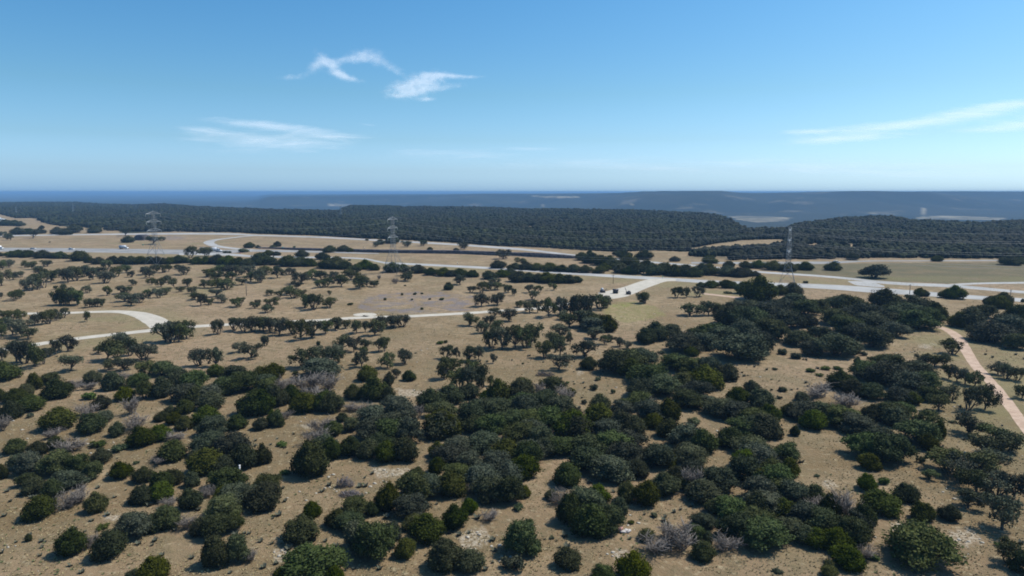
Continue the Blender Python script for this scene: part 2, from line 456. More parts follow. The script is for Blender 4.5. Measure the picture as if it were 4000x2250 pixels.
# ------------------------------------------------------------------ roads
def road_mat(name, ca, cb, sc=.25, streak=0.):
    m, t, b = mat(name); q = NT(t)
    pos = q.n('NewGeometry').outputs['Position']
    c = q.mix(q.ramp(q.noise(pos, sc, 5, .65), .35, .65), ca, cb)
    c = q.mix(q.m('MULTIPLY', q.ramp(q.noise(pos, 2.5, 3), .5, .75), .25), c, tuple(x * .75 for x in ca))
    q.l(c, b.inputs['Base Color']); b.inputs['Roughness'].default_value = .9
    return m
M['gravel'] = road_mat('pale_gravel', (.38, .34, .28), (.47, .42, .355))
M['concrete'] = road_mat('pale_concrete', (.27, .26, .25), (.36, .345, .33), .06)
M['asphalt'] = road_mat('worn_asphalt', (.19, .182, .178), (.26, .248, .235), .06)
M['red_dirt'] = road_mat('red_dirt', (.35, .235, .165), (.45, .32, .235), .4)

def smooth_line(P, n=10):
    P = np.asarray(P, float); out = []
    Q = np.vstack((2 * P[0] - P[1], P, 2 * P[-1] - P[-2]))
    for i in range(1, len(Q) - 2):
        for k in range(n):
            t = k / n
            out.append(.5 * ((2 * Q[i]) + (-Q[i - 1] + Q[i + 1]) * t + (2 * Q[i - 1] - 5 * Q[i] + 4 * Q[i + 1] - Q[i + 2]) * t * t + (-Q[i - 1] + 3 * Q[i] - 3 * Q[i + 1] + Q[i + 2]) * t ** 3))
    out.append(P[-1]); return np.array(out)

def sheet(name, L, Rr, z, mt, label, nw=4):
    n = len(L)
    V = []
    for k in range(nw + 1):
        f = k / nw
        V.append(L * (1 - f) + Rr * f)
    V = np.stack(V, 1)
    Vt = np.concatenate((V, np.full(V.shape[:2] + (1,), z)), -1).reshape(-1, 3)
    i = np.arange(n * (nw + 1)).reshape(n, nw + 1)
    f = np.stack((i[:-1, :-1], i[:-1, 1:], i[1:, 1:], i[1:, :-1]), -1).reshape(-1, 4)
    me = raw_mesh(name, Vt, f, mt)
    me.validate()
    o = link(name, me)
    # face up
    if me.polygons[0].normal.z < 0: me.flip_normals()
    return tag(o, label, None, None, 'structure')

def line_road(name, pts, z, mt, label, wob=.25):
    """pts: (px, py, width in metres)"""
    g = np.array([(*gp(x, y)[:2], w) for x, y, w in pts])
    s = smooth_line(g, 14)
    d = np.gradient(s[:, :2], axis=0); d /= np.linalg.norm(d, axis=1)[:, None] + 1e-9
    nrm = np.column_stack((-d[:, 1], d[:, 0]))
    w = s[:, 2] / 2
    wl = w + wob * (fbm(s[:, 0] / 5, s[:, 1] / 5, 40) - .5) * 2; wr = w + wob * (fbm(s[:, 0] / 5, s[:, 1] / 5, 44) - .5) * 2
    return sheet(name, s[:, :2] + nrm * wl[:, None], s[:, :2] - nrm * wr[:, None], z, mt, label)

def edge_road(name, rows, z, mt, label, shrink=.78):
    """rows: (px, top row, bottom row)"""
    rows = np.array(rows, float)
    if shrink: mid_ = (rows[:, 1] + rows[:, 2]) / 2; hw_ = (rows[:, 2] - rows[:, 1]) / 2 * shrink; rows[:, 1] = mid_ - hw_; rows[:, 2] = mid_ + hw_
    r = smooth_line(rows, 8)
    L = np.array([gp(x, a)[:2] for x, a, b_ in r]); Q = np.array([gp(x, b_)[:2] for x, a, b_ in r])
    return sheet(name, L, Q, z, mt, label)

line_road('gravel_road', [(-260, 1412, 5.5), (-120, 1389, 5.5), (0, 1368, 5.5), (80, 1356, 5.5), (171, 1341, 5.5), (290, 1324, 5.5), (448, 1306, 5.5), (560, 1294, 5.8), (640, 1284, 6), (751, 1276, 5.5), (854, 1270, 5.2), (1000, 1263, 5.2), (1256, 1251, 5.2),
      (1405, 1241, 5.2), (1581, 1236, 5.2), (1760, 1227, 5.2), (1892, 1219, 5.2), (2093, 1204, 5.2), (2205, 1190, 5.2), (2290, 1172, 5.5), (2345, 1158, 6), (2380, 1148, 7)], .03, M['gravel'], 'pale gravel road curving through the oaks')
line_road('gravel_lane', [(-300, 1226, 5), (-100, 1226, 5), (0, 1226, 5), (107, 1225, 5), (273, 1222, 5), (342, 1219, 5), (427, 1217, 5.5), (500, 1220, 6), (552, 1230, 7.5), (590, 1245, 8.5), (618, 1262, 8.5), (628, 1278, 7)], .026, M['gravel'], 'pale gravel lane bending round to join the gravel road')
line_road('gravel_pullout', [(1403, 1235, 3.5), (1415, 1231, 9), (1432, 1231, 9), (1450, 1235, 5)], .034, M['gravel'], 'pale gravel pull-out beside the gravel road')
edge_road('driveway_apron', [(2338, 1142, 1149), (2360, 1139, 1162), (2384, 1134, 1168), (2440, 1120, 1160), (2480, 1106, 1146), (2516, 1095, 1130), (2555, 1089, 1115), (2600, 1089, 1100), (2640, 1091, 1098)], .022, M['gravel'], 'pale concrete driveway apron meeting the frontage road', None)
edge_road('frontage_road', [(700, 986, 997), (893, 989, 1000), (1000, 997, 1006), (1200, 1001, 1009), (1320, 1003, 1009), (1400, 1006, 1013), (1440, 1010, 1017), (1480, 1018, 1026), (1530, 1024, 1033), (1700, 1031, 1041), (1986, 1046, 1057), (2233, 1062, 1074), (2408, 1072, 1086), (2606, 1083, 1098),
      (2776, 1093, 1109), (2994, 1101, 1118), (3233, 1109, 1132), (3404, 1119, 1146), (3555, 1131, 1155), (3796, 1151, 1171), (3994, 1163, 1181), (4300, 1180, 1198)], .018, M['concrete'], 'pale frontage road crossing below the trees')
edge_road('highway', [(-300, 964, 984), (0, 966, 984), (272, 968, 986), (543, 971, 991), (738, 974, 996), (850, 975, 994), (930, 974, 988), (1000, 974, 984), (1155, 977, 986), (1272, 981, 988), (1400, 986, 991), (1480, 989, 992)], .014, M['asphalt'], 'grey highway with traffic below the wooded hills', .85)
edge_road('far_highway', [(-300, 922, 929), (50, 917, 924), (233, 914, 921), (446, 911, 919), (738, 908, 918), (900, 909, 919), (1000, 915, 923), (1233, 922, 930), (1427, 932, 940), (1582, 939, 949), (1776, 950, 960), (2000, 965, 977), (2078, 972, 984), (2256, 994, 1003), (2349, 1001, 1011), (2423, 1009, 1020), (2582, 1022, 1032), (2718, 1033, 1042), (2854, 1045, 1055), (2994, 1059, 1070), (3194, 1072, 1083), (3349, 1085, 1098),
      (3408, 1091, 1108), (3543, 1101, 1118), (3738, 1109, 1128), (3994, 1133, 1149), (4300, 1153, 1169)], .010, M['concrete'], 'pale second carriageway along the edge of the woods', .62)
edge_road('crossover_road', [(3312, 1097, 1100), (3345, 1096, 1116), (3385, 1098, 1120), (3420, 1104, 1123), (3455, 1116, 1122)], .006, M['concrete'], 'grey crossover between the two carriageways')
edge_road('branch_road', [(3690, 1110, 1120), (3800, 1104, 1112), (3994, 1100, 1109), (4300, 1097, 1106)], .006, M['concrete'], 'thin pale road branching off the carriageway')
edge_road('service_road', [(2700, 1022, 1031), (2784, 1022, 1032), (2994, 1022, 1033), (3039, 1021, 1034), (3248, 1020, 1031), (3400, 1017, 1022), (3679, 1016, 1021), (3912, 1014, 1020), (4300, 1010, 1015)], .012, M['asphalt'], 'grey road along the foot of the wooded hill')
line_road('ramp_road', [(1010, 919, 8), (940, 925, 8), (870, 933, 8), (832, 939, 9), (816, 946, 10), (824, 954, 9), (854, 963, 9), (920, 971, 9), (990, 977, 9)], .020, M['concrete'], 'pale curving ramp down to the highway')
line_road('dirt_track', [(3640, 1266, 2.58), (3680, 1281, 3.19), (3711, 1295, 3.50), (3735, 1312, 3.50), (3755, 1336, 3.34), (3778, 1376, 3.19), (3808, 1423, 3.04), (3861, 1482, 2.89), (3914, 1548, 2.89), (3955, 1600, 2.74), (4000, 1658, 2.58), (4080, 1770, 2.58), (4200, 1950, 2.58)], .02, M['red_dirt'], 'pinkish red dirt track running past the right-hand oaks')
line_road('dirt_path', [(2745, 1147, 4.5), (2820, 1155, 4.5), (2897, 1165, 4.5), (2960, 1178, 4.5), (3040, 1188, 4.5), (3110, 1190, 4)], .02, M['red_dirt'], 'pinkish dirt path between the oaks and the frontage road')
# ------------------------------------------------------------------ plants
ICO_V = None
def ico(sub):
    p = (1 + 5 ** .5) / 2
    v = [(-1, p, 0), (1, p, 0), (-1, -p, 0), (1, -p, 0), (0, -1, p), (0, 1, p), (0, -1, -p), (0, 1, -p), (p, 0, -1), (p, 0, 1), (-p, 0, -1), (-p, 0, 1)]
    f = [(0, 11, 5), (0, 5, 1), (0, 1, 7), (0, 7, 10), (0, 10, 11), (1, 5, 9), (5, 11, 4), (11, 10, 2), (10, 7, 6), (7, 1, 8), (3, 9, 4), (3, 4, 2), (3, 2, 6), (3, 6, 8), (3, 8, 9), (4, 9, 5), (2, 4, 11), (6, 2, 10), (8, 6, 7), (9, 8, 1)]
    v = [np.array(a) / np.linalg.norm(a) for a in v]
    for _ in range(sub):
        c = {}; nf = []
        def mid(a, b_):
            k = (min(a, b_), max(a, b_))
            if k not in c:
                w = v[a] + v[b_]; v.append(w / np.linalg.norm(w)); c[k] = len(v) - 1
            return c[k]
        for a, b_, d in f:
            x, y, z = mid(a, b_), mid(b_, d), mid(d, a)
            nf += [(a, x, z), (b_, y, x), (d, z, y), (x, y, z)]
        f = nf
    return np.array(v), np.array(f)
ICO1, ICO0 = ico(1), ico(0)

def unit(n, r):
    d = r.normal(size=(n, 3)); return d / np.linalg.norm(d, axis=1)[:, None]

def leaf_crown(name, lobes, n, size, r, mt, core=.8, fuzz=.12, flat=.45, low=-.35):
    """many small leaf clumps spread over a set of lobes"""
    L = np.array(lobes, float)
    w = (L[:, 3] * L[:, 4] + L[:, 3] * L[:, 5] + L[:, 4] * L[:, 5]); w /= w.sum()
    N = int(n * 2.2)
    k = r.choice(len(L), N, p=w)
    d = unit(N, r)
    keep = d[:, 2] > low - .5 * r.random(N)
    k, d = k[keep], d[keep]
    rad = 1 + fuzz * r.normal(size=len(k)) - .10 * r.random(len(k))
    # clump the surface: a bumpy radius from a few sine waves
    q_ = d * L[k, 3:6]
    bump = np.sin(q_[:, 0] * 5.1 + k * 1.7) * np.sin(q_[:, 1] * 5.7 + k) * np.sin(q_[:, 2] * 6.3 + k * .7)
    rad = rad + .14 * bump
    P = L[k, :3] + q_ * rad[:, None]
    # drop leaves buried in another lobe
    bur = np.zeros(len(P), bool)
    for j in range(len(L)):
        e = (((P - L[j, :3]) / L[j, 3:6]) ** 2).sum(1)
        bur |= (e < .55) & (k != j)
    P, d, bump = P[~bur][:n], d[~bur][:n], bump[~bur][:n]
    P[:, 2] = np.maximum(P[:, 2], .05)
    m_ = len(P)
    nr_ = d * flat + unit(m_, r) * (1 - flat) + np.array((0, 0, .15))
    nr_ /= np.linalg.norm(nr_, axis=1)[:, None]
    a = np.cross(nr_, unit(m_, r)); a /= np.linalg.norm(a, axis=1)[:, None] + 1e-9
    b_ = np.cross(nr_, a)
    s = size * (.55 + .9 * r.random(m_))[:, None]
    s2 = s * (.45 + .4 * r.random(m_))[:, None]
    Vl = np.stack((P - a * s, P - b_ * s2, P + a * s, P + b_ * s2), 1).reshape(-1, 3)
    Fq = np.arange(m_ * 4).reshape(-1, 4)
    Vs, F3 = [Vl], []
    o = len(Vl)
    if core:
        for j in range(len(L)):
            cv = ICO1[0] * L[j, 3:6] * core * (1 + .15 * (r.random((len(ICO1[0]), 1)) - .5)) + L[j, :3]
            cv[:, 2] = np.maximum(cv[:, 2], .02)
            Vs.append(cv); F3.append(ICO1[1] + o); o += len(cv)
    fs = ([np.concatenate(F3)] if F3 else []) + [Fq]
    return raw_mesh(name, np.concatenate(Vs), fs, mt)

def limb(mb, p0, p1, r0, r1, r, sag=.12, n=4, sides=5):
    p0, p1 = np.array(p0, float), np.array(p1, float)
    L = np.linalg.norm(p1 - p0)
    pts = []
    off = r.normal(size=3) * L * sag; off[2] = abs(off[2]) * .5
    for i in range(n + 1):
        t = i / n
        pts.append(p0 * (1 - t) + p1 * t + off * math.sin(math.pi * t))
    mb.tube(pts, [r0 * (1 - t) + r1 * t for t in np.linspace(0, 1, n + 1)], sides)

# every kind is modelled 5 m wide and 4 m tall, then scaled
def juniper(i):
    r = np.random.default_rng(100 + i)
    lobes = [(0, 0, 1.75, 1.75, 1.75, 1.75)]
    na_ = 5 + i % 3
    for k in range(na_):
        a = k * 2 * math.pi / na_ + r.random()
        rr_ = 1.05 + .45 * r.random()
        s = .85 + .35 * r.random()
        lobes.append((math.cos(a) * rr_, math.sin(a) * rr_, .95 + .9 * r.random(), s, s, s * 1.05))
    for k in range(3):
        a = r.random() * 6.28; q_ = .75 * r.random()
        lobes.append((math.cos(a) * q_, math.sin(a) * q_, 2.7 + .4 * r.random(), .65, .65, .95))
    c = leaf_crown('juniper_crown', lobes, 4300, .135, r, M['juniper'], core=.80, fuzz=.15, flat=.5, low=-.75)
    mb = MB()
    for k in range(3):
        limb(mb, (0, 0, -.1), (r.normal() * .5, r.normal() * .5, 1.6), .14, .06, r)
    return c, mb.mesh('juniper_trunk', M['bark'])

def oak(i):
    """dense dome-shaped oak with foliage almost to the ground"""
    r = np.random.default_rng(200 + i)
    lobes = [(0, 0, 1.9, 1.7, 1.7, 1.35)]
    for ring, (n_, rad, h, s) in enumerate(((6, 1.55, 1.55, .95), (4, .85, 2.75, .95))):
        for k in range(n_):
            a = (k + .5 * ring) * 2 * math.pi / n_ + r.normal() * .25
            q_ = rad * (.85 + .35 * r.random()); ss = s * (.8 + .4 * r.random())
            lobes.append((math.cos(a) * q_, math.sin(a) * q_, h + .35 * r.normal(), ss, ss, ss * .85))
    lobes.append((r.normal() * .3, r.normal() * .3, 3.2, .8, .8, .65))
    c = leaf_crown('oak_crown', lobes, 4600, .122, r, M['oak'], core=.74, fuzz=.19, flat=.40, low=-.45)
    mb = MB()
    for k in range(4):
        a = k * 1.57 + r.random()
        limb(mb, (math.cos(a) * .2, math.sin(a) * .2, -.1), (math.cos(a) * 1.1, math.sin(a) * 1.1, 2.2), .16, .06, r)
    return c, mb.mesh('oak_trunk', M['bark'])

def live_oak(i):
    """open oak: forked bare trunk, crown carried in a few flat clumps"""
    r = np.random.default_rng(300 + i)
    mb = MB(); lobes = []
    lean = r.normal(size=2) * .35
    n_ = 4 + i % 3
    fork = np.array((lean[0] * .4, lean[1] * .4, .5 + .3 * r.random()))
    multi = i % 3 == 1
    if not multi: limb(mb, (0, 0, -.15), fork, .24, .18, r, .05)
    for k in range(n_):
        a = k * 2 * math.pi / n_ + r.normal() * .3
        q_ = 1.0 + 1.15 * r.random(); h = 1.45 + 1.6 * r.random(); tip = np.array((lean[0] + math.cos(a) * q_, lean[1] + math.sin(a) * q_, h))
        base = np.array((math.cos(a) * .35, math.sin(a) * .35, -.15)) if multi else fork
        limb(mb, base, tip, .15, .05, r, .10)
        for j in range(2):
            t2 = tip + np.array((r.normal() * .55, r.normal() * .55, .3 * r.random()))
            limb(mb, base * .4 + tip * .6, t2, .07, .03, r, .08, 3, 4)
        s = .55 + .50 * r.random()
        lobes.append((tip[0], tip[1], h + .2, s, s * (.8 + .5 * r.random()), s * (.7 + .35 * r.random())))
        lobes.append((tip[0] * .8 + r.normal() * .35, tip[1] * .8 + r.normal() * .35, h + .35 + .3 * r.random(), s * .75, s * .75, s * .6))
        if r.random() < .8:
            lobes.append((tip[0] * .8 + r.normal() * .4, tip[1] * .8 + r.normal() * .4, max(h - .8, .7), s * .66, s * .66, s * .55))
    tip = np.array((lean[0], lean[1], 3.3))
    limb(mb, fork, tip, .14, .05, r)
    lobes.append((lean[0], lean[1], 3.0, .85, .85, .72))
    for k in range(2):
        lobes.append((lean[0] + r.normal() * .6, lean[1] + r.normal() * .6, 2.6 + .6 * r.random(), .62, .62, .5))
    c = leaf_crown('live_oak_crown', lobes, 1900, .15, r, M['live_oak'], core=.42, fuzz=.26, flat=.42, low=-.5)
    return c, mb.mesh('live_oak_trunk', M['bark'])

def dead_shrub(i):
    r = np.random.default_rng(400 + i)
    tw = MB(); st = MB()
    for k in range(9):
        a = r.random() * 6.28; q_ = r.random() ** .5
        tip = np.array((math.cos(a) * 1.9 * q_, math.sin(a) * 1.9 * q_, 1.6 + 1.6 * (1 - q_ * .5) * r.random()))
        limb(st, (r.normal() * .4, r.normal() * .4, -.1), tip, .07, .025, r, .12, 4, 4)
        for j in range(34):
            t = .3 + .7 * r.random()
            b0 = tip * t + r.normal(size=3) * .2
            e = b0 + np.array((r.normal() * .55, r.normal() * .55, .35 + .45 * abs(r.normal())))
            b0[2] = max(b0[2], .05); e[2] = max(min(e[2], 3.9), .1)
            limb(tw, b0, e, .042, .020, r, .1, 2, 3)
    return tw.mesh('shrub_twigs', M['twig']), st.mesh('shrub_stem', M['twig'])

def low_bush(i):
    r = np.random.default_rng(500 + i)
    lobes = [(r.normal() * .9, r.normal() * .9, 1.3 + .6 * r.random(), 1.1, 1.1, 1.3) for k in range(6)]
    c = leaf_crown('bush_crown', lobes, 700, .30, r, M['bush'], core=.7, fuzz=.2, flat=.3, low=-.8)
    mb = MB()
    for k in range(4): limb(mb, (0, 0, -.1), (r.normal() * .8, r.normal() * .8, 1.8), .08, .03, r, .1, 3, 4)
    return c, mb.mesh('bush_stem', M['bark'])

def fit(pair):
    c, t_ = pair
    co = np.empty(len(c.vertices) * 3, np.float32); c.vertices.foreach_get('co', co); co = co.reshape(-1, 3)
    lo, hi = np.percentile(co, 1.0, axis=0), np.percentile(co, 99.0, axis=0)
    sc_ = np.array((5 / (hi[0] - lo[0]), 5 / (hi[1] - lo[1]), 4 / max(hi[2], .1)), np.float32)
    sc_[:2] = sc_[:2].mean()
    mid = (lo + hi) / 2 * np.array((1, 1, 0))
    for me in (c, t_):
        v = np.empty(len(me.vertices) * 3, np.float32); me.vertices.foreach_get('co', v); v = v.reshape(-1, 3)
        me.vertices.foreach_set('co', ((v - mid) * sc_).astype(np.float32).ravel()); me.update()
    return pair

KINDS = {
 'J': ('juniper', 'juniper', [fit(juniper(i)) for i in range(14)], ('crown', 'trunk')),
 'O': ('oak_tree', 'oak tree', [fit(oak(i)) for i in range(14)], ('crown', 'trunk')),
 'L': ('live_oak', 'live oak', [fit(live_oak(i)) for i in range(16)], ('crown', 'trunk')),
 'G': ('dead_shrub', 'dead shrub', [fit(dead_shrub(i)) for i in range(4)], ('twigs', 'stem')),
 'B': ('low_bush', 'bush', [fit(low_bush(i)) for i in range(4)], ('crown', 'stem')),
}
FOOT = {'J': .42, 'O': .42, 'L': .0, 'G': .35, 'B': .3}
HCLAMP = {'J': (.62, 1.15), 'O': (.5, .95), 'L': (.6, 1.5), 'G': (.45, 1.1), 'B': (.35, 1.2)}
# every plant that can be told apart: kind x y(base) width height, in the units of an enlarged piece of the photo (origin, scale)
DATA = {}
DATA[(0, 1650, 2.342)] = """
J 150 300 200 150;J 350 310 180 130;J 510 255 140 130;G 640 290 240 120;B 895 235 130 75;B 1100 270 150 80;J 1300 240 220 200;J 1470 180 200 160;G 1580 190 170 110;J 1585 370 260 200
G 1450 395 150 85;J 935 390 175 155;J 1120 530 220 170;J 25 530 110 190;O 170 450 170 150;O 290 500 240 220;O 510 510 280 240;O 710 500 240 200;O 860 540 160 170;O 640 640 290 200;J 480 710 190 190;O 260 600 160 130
J 320 670 210 150;J 370 910 300 250;G 600 810 190 160;G 740 740 170 150;J 885 840 210 200;J 1310 570 200 155;J 1490 640 230 190;J 1590 590 200 160;J 1300 765 220 190;J 1470 740 240 190;G 1540 785 140 80
J 1760 600 150 150;J 1750 820 230 220;G 1900 700 130 110;O 2090 650 320 190;O 2150 790 300 200;J 2040 740 200 160;J 2430 830 320 280;O 2290 760 220 190;O 2450 640 230 140
O 1950 150 300 200;O 1930 330 320 230;J 1890 495 320 230;O 2130 370 320 260;J 2240 440 290 240;J 2410 400 150 220;J 2050 480 220 160;J 1800 380 150 110
O 1200 1020 230 190;O 1250 1080 260 240;J 1390 1030 200 180;J 1530 1000 250 240;J 660 1240 260 270;J 1010 1275 310 300;G 840 1160 110 150;B 940 985 110 65;O 2060 900 320 190
J 1850 1050 220 180;O 2010 1080 300 240;O 2150 1010 180 170;J 1990 1350 270 310;O 2180 1310 230 300;G 1720 990 160 140;G 2300 1290 110 120;J 1420 1470 290 200;J 1230 1470 150 110;J 265 1095 60 110;G 500 150 160 90;B 1245 385 50 35"""
DATA[(1000, 1650, 2.342)] = """
J 490 530 310 350;J 690 360 180 210;G 560 220 180 170;J 860 330 190 200;O 640 300 200 180;O 1050 190 290 210;O 1230 190 290 220;O 1400 210 240 240;J 1030 350 190 190;J 1190 385 210 210;J 1370 380 240 240;O 1130 290 220 180
J 515 885 155 155;J 420 1120 310 220;O 920 880 240 190;J 740 980 190 180;O 860 1020 260 190;J 1060 870 120 140;J 1200 840 210 280;J 1460 600 200 180;O 1440 740 270 260;O 1600 700 270 220;O 1430 890 280 220
O 970 1200 250 270;O 1100 1290 320 360;O 1240 1150 190 220;J 1370 1265 190 195;J 1560 1130 320 290;J 1820 1000 210 240;J 1790 700 250 250;O 2050 620 290 220;J 1950 850 150 150;O 2140 750 270 240;O 2330 760 230 260
O 2200 470 270 190;O 1960 460 240 190;O 1760 420 270 200;J 1660 330 150 150;J 1650 480 150 160;O 1850 560 240 180;O 1850 300 250 160;O 2080 290 270 190;J 2300 380 280 190;O 2480 420 230 240;O 2500 170 240 180
G 2140 920 170 100;G 1960 660 90 100;B 2400 810 100 70;O 2440 1240 300 320;B 2350 1370 180 150;J 1740 1385 320 310;J 1960 1390 250 225;O 540 1490 460 290;J 270 1460 180 120;J 720 1490 150 170;J 1700 160 340 200;J 2000 110 230 130
B 1880 185 110 45;B 240 225 100 45;B 270 480 90 45;O 2330 560 240 180;J 2450 700 120 120;J 1450 1010 200 160;B 2500 940 60 60"""
DATA[(2000, 1650, 2.342)] = """
O 90 200 290 190;O 260 260 240 220;O 150 380 290 210;J 110 530 290 220;J 310 330 200 190;J 560 170 350 190;O 470 320 270 160;O 690 330 290 210;O 900 320 330 220;O 850 160 240 180;O 1060 260 260 180
J 500 600 240 230;O 700 480 330 240;O 900 560 330 250;O 1040 430 280 240;J 1140 520 200 180;J 1220 785 220 250;J 1050 750 180 200;J 1400 690 240 230;O 1320 430 280 230;J 1430 420 140 150
J 520 960 240 290;O 680 880 280 270;J 720 1080 330 320;O 880 1030 240 250;J 970 890 170 200;J 790 740 200 170;G 450 770 160 150;J 360 720 110 100;J 510 1360 250 205;J 1090 1490 280 290;O 840 1470 190 150
J 1230 1100 150 120;G 1310 1230 280 200;G 1530 1190 310 270;G 1430 1100 190 150;O 1700 1100 150 150;J 1790 1120 90 190;J 1740 1290 220 200;G 1960 1210 230 180;G 2060 1120 130 90;J 1970 1090 110 80
G 1650 640 180 220;J 1490 570 180 170;O 1640 540 200 180;J 1750 760 290 240;O 1900 640 280 220;O 2120 570 290 250;O 2000 930 320 240;J 2240 900 240 250;O 2260 750 270 240;O 2400 640 270 240;G 2340 620 170 120;O 2060 1100 290 260;O 2300 1190 400 310
J 1600 640 170 140;J 1980 240 250 185;J 1450 160 240 170;O 1590 250 270 220;J 1750 290 240 230;O 1640 400 250 190;J 1550 330 170 140;J 2310 160 310 200;O 2130 130 260 170;O 2190 330 280 190;O 2290 460 270 220;J 2140 440 240 190
B 1300 870 60 50;B 365 1070 50 35;B 1090 930 60 35;J 1850 850 180 150;O 1750 990 200 150"""
DATA[(2900, 1650, 2.342)] = """
J 480 130 90 100;O 390 380 220 190;J 430 510 170 180;O 110 400 270 200;J 250 520 230 190;O 1110 340 300 240;O 1360 400 370 280;J 1160 445 190 160;O 1270 250 290 170;O 1590 210 320 230;J 1700 270 160 160;J 1800 150 110 190
J 1130 635 170 165;B 1290 572 90 75;J 1500 740 225 175;J 1260 860 300 220;J 1100 1000 210 250;B 1632 372 70 65;L 1850 440 300 180;L 2000 520 280 190;L 2180 500 280 220;L 2310 440 240 180;L 2110 640 270 220;L 2320 680 280 210;L 1720 520 130 80
L 2100 785 200 165;L 2350 980 290 290;L 2500 700 240 240;L 2240 310 300 160;L 2440 250 230 170;L 2300 180 240 120;J 1650 925 210 190;J 1880 912 185 165;O 1620 1340 510 390;L 2460 1290 240 200;O 2560 1400 190 220
J 660 760 190 190;O 450 760 250 220;G 640 850 220 160;O 570 960 270 230;J 800 900 190 240;G 930 920 230 270;O 730 1050 270 240;O 1000 1150 280 280;J 850 1210 290 240;J 960 1370 290 220;J 800 1355 110 100;G 1120 1260 170 130;O 1060 1020 200 200;G 840 800 110 130;J 690 1180 240 190
B 680 500 50 30;B 320 1385 80 50;B 1480 980 50 60;B 1190 1260 110 60;J 790 1430 140 80;O 330 700 270 200;J 170 620 240 190;B 1080 840 60 40;O 220 860 290 220;J 380 900 240 200;O 120 1010 270 220;O 420 1080 240 200;J 560 1130 230 190;B 2340 1140 60 45"""
DATA[(0, 1150, 2.342)] = """
L 560 100 120 150;L 640 95 110 140;L 715 100 110 130;L 50 240 105 90;L 120 240 105 95;L 190 235 85 85;L 340 280 120 110;L 430 270 115 120;L 500 240 105 100;L 590 215 90 90;L 40 290 90 80;L 20 400 80 150;L 120 370 140 150;L 200 390 160 150;L 270 405 150 100
L 795 250 60 140;L 150 620 150 190;L 225 630 170 200;L 340 665 140 200;L 390 640 90 200;L 30 600 70 110;L 520 550 110 130;L 620 520 150 140;L 450 570 100 80;L 655 700 185 150;L 1000 600 180 190;L 1110 500 160 150;L 1070 610 170 160;L 1185 560 120 160;L 920 540 110 80;L 1025 690 150 110;L 1140 695 150 110
L 1320 600 220 150;L 1330 740 160 130;L 1500 430 170 160;L 1570 440 150 180;L 1630 435 160 170;L 1700 400 150 150;L 1990 365 110 130;L 2150 330 120 120;L 2230 340 115 120;L 2310 345 110 140;L 2400 340 120 130;L 2480 345 115 130;L 2560 350 100 130
L 1820 655 150 150;L 1960 660 120 160;L 2290 585 180 130;L 2190 530 130 90;L 2425 470 60 80;J 60 800 250 170;J 320 880 130 160;O 460 830 160 110;J 530 970 260 190;J 230 940 160 110;J 150 1000 190 120;J 290 1080 220 150;J 110 1150 210 180;J 20 980 90 150;G 30 1260 130 140
J 850 820 165 110;G 690 870 110 90;B 820 965 110 75;J 930 1065 190 130;G 800 880 130 70;J 1040 885 200 180;G 1090 810 150 100;J 1150 980 180 120;O 1330 970 170 170;O 1270 850 190 120;J 1480 960 190 200;O 1480 760 230 110;O 1650 880 240 180;O 1780 890 240 190;O 1690 1000 280 140
O 1900 1000 240 160;J 1930 1070 240 150;O 2160 820 270 160;O 2220 910 310 200;J 1980 760 160 110;J 2330 1130 320 250;J 2490 1020 160 180;O 2430 880 230 150;J 2480 760 150 110;J 540 1260 300 205;G 780 1130 190 120;J 850 1290 260 190;O 960 1180 150 110;G 1200 1110 140 170;G 1240 1260 190 160;J 1070 1310 150 140
J 1700 1100 180 120;J 1480 1170 130 100;J 1590 1200 160 100;J 1700 1250 180 120;J 1900 1220 250 170;J 2170 1250 190 150;J 2390 1250 150 120;O 2520 1220 140 160;O 1600 760 160 100;J 1800 1010 220 150;O 2060 930 230 170;J 1560 1100 110 60;B 280 1130 60 50"""
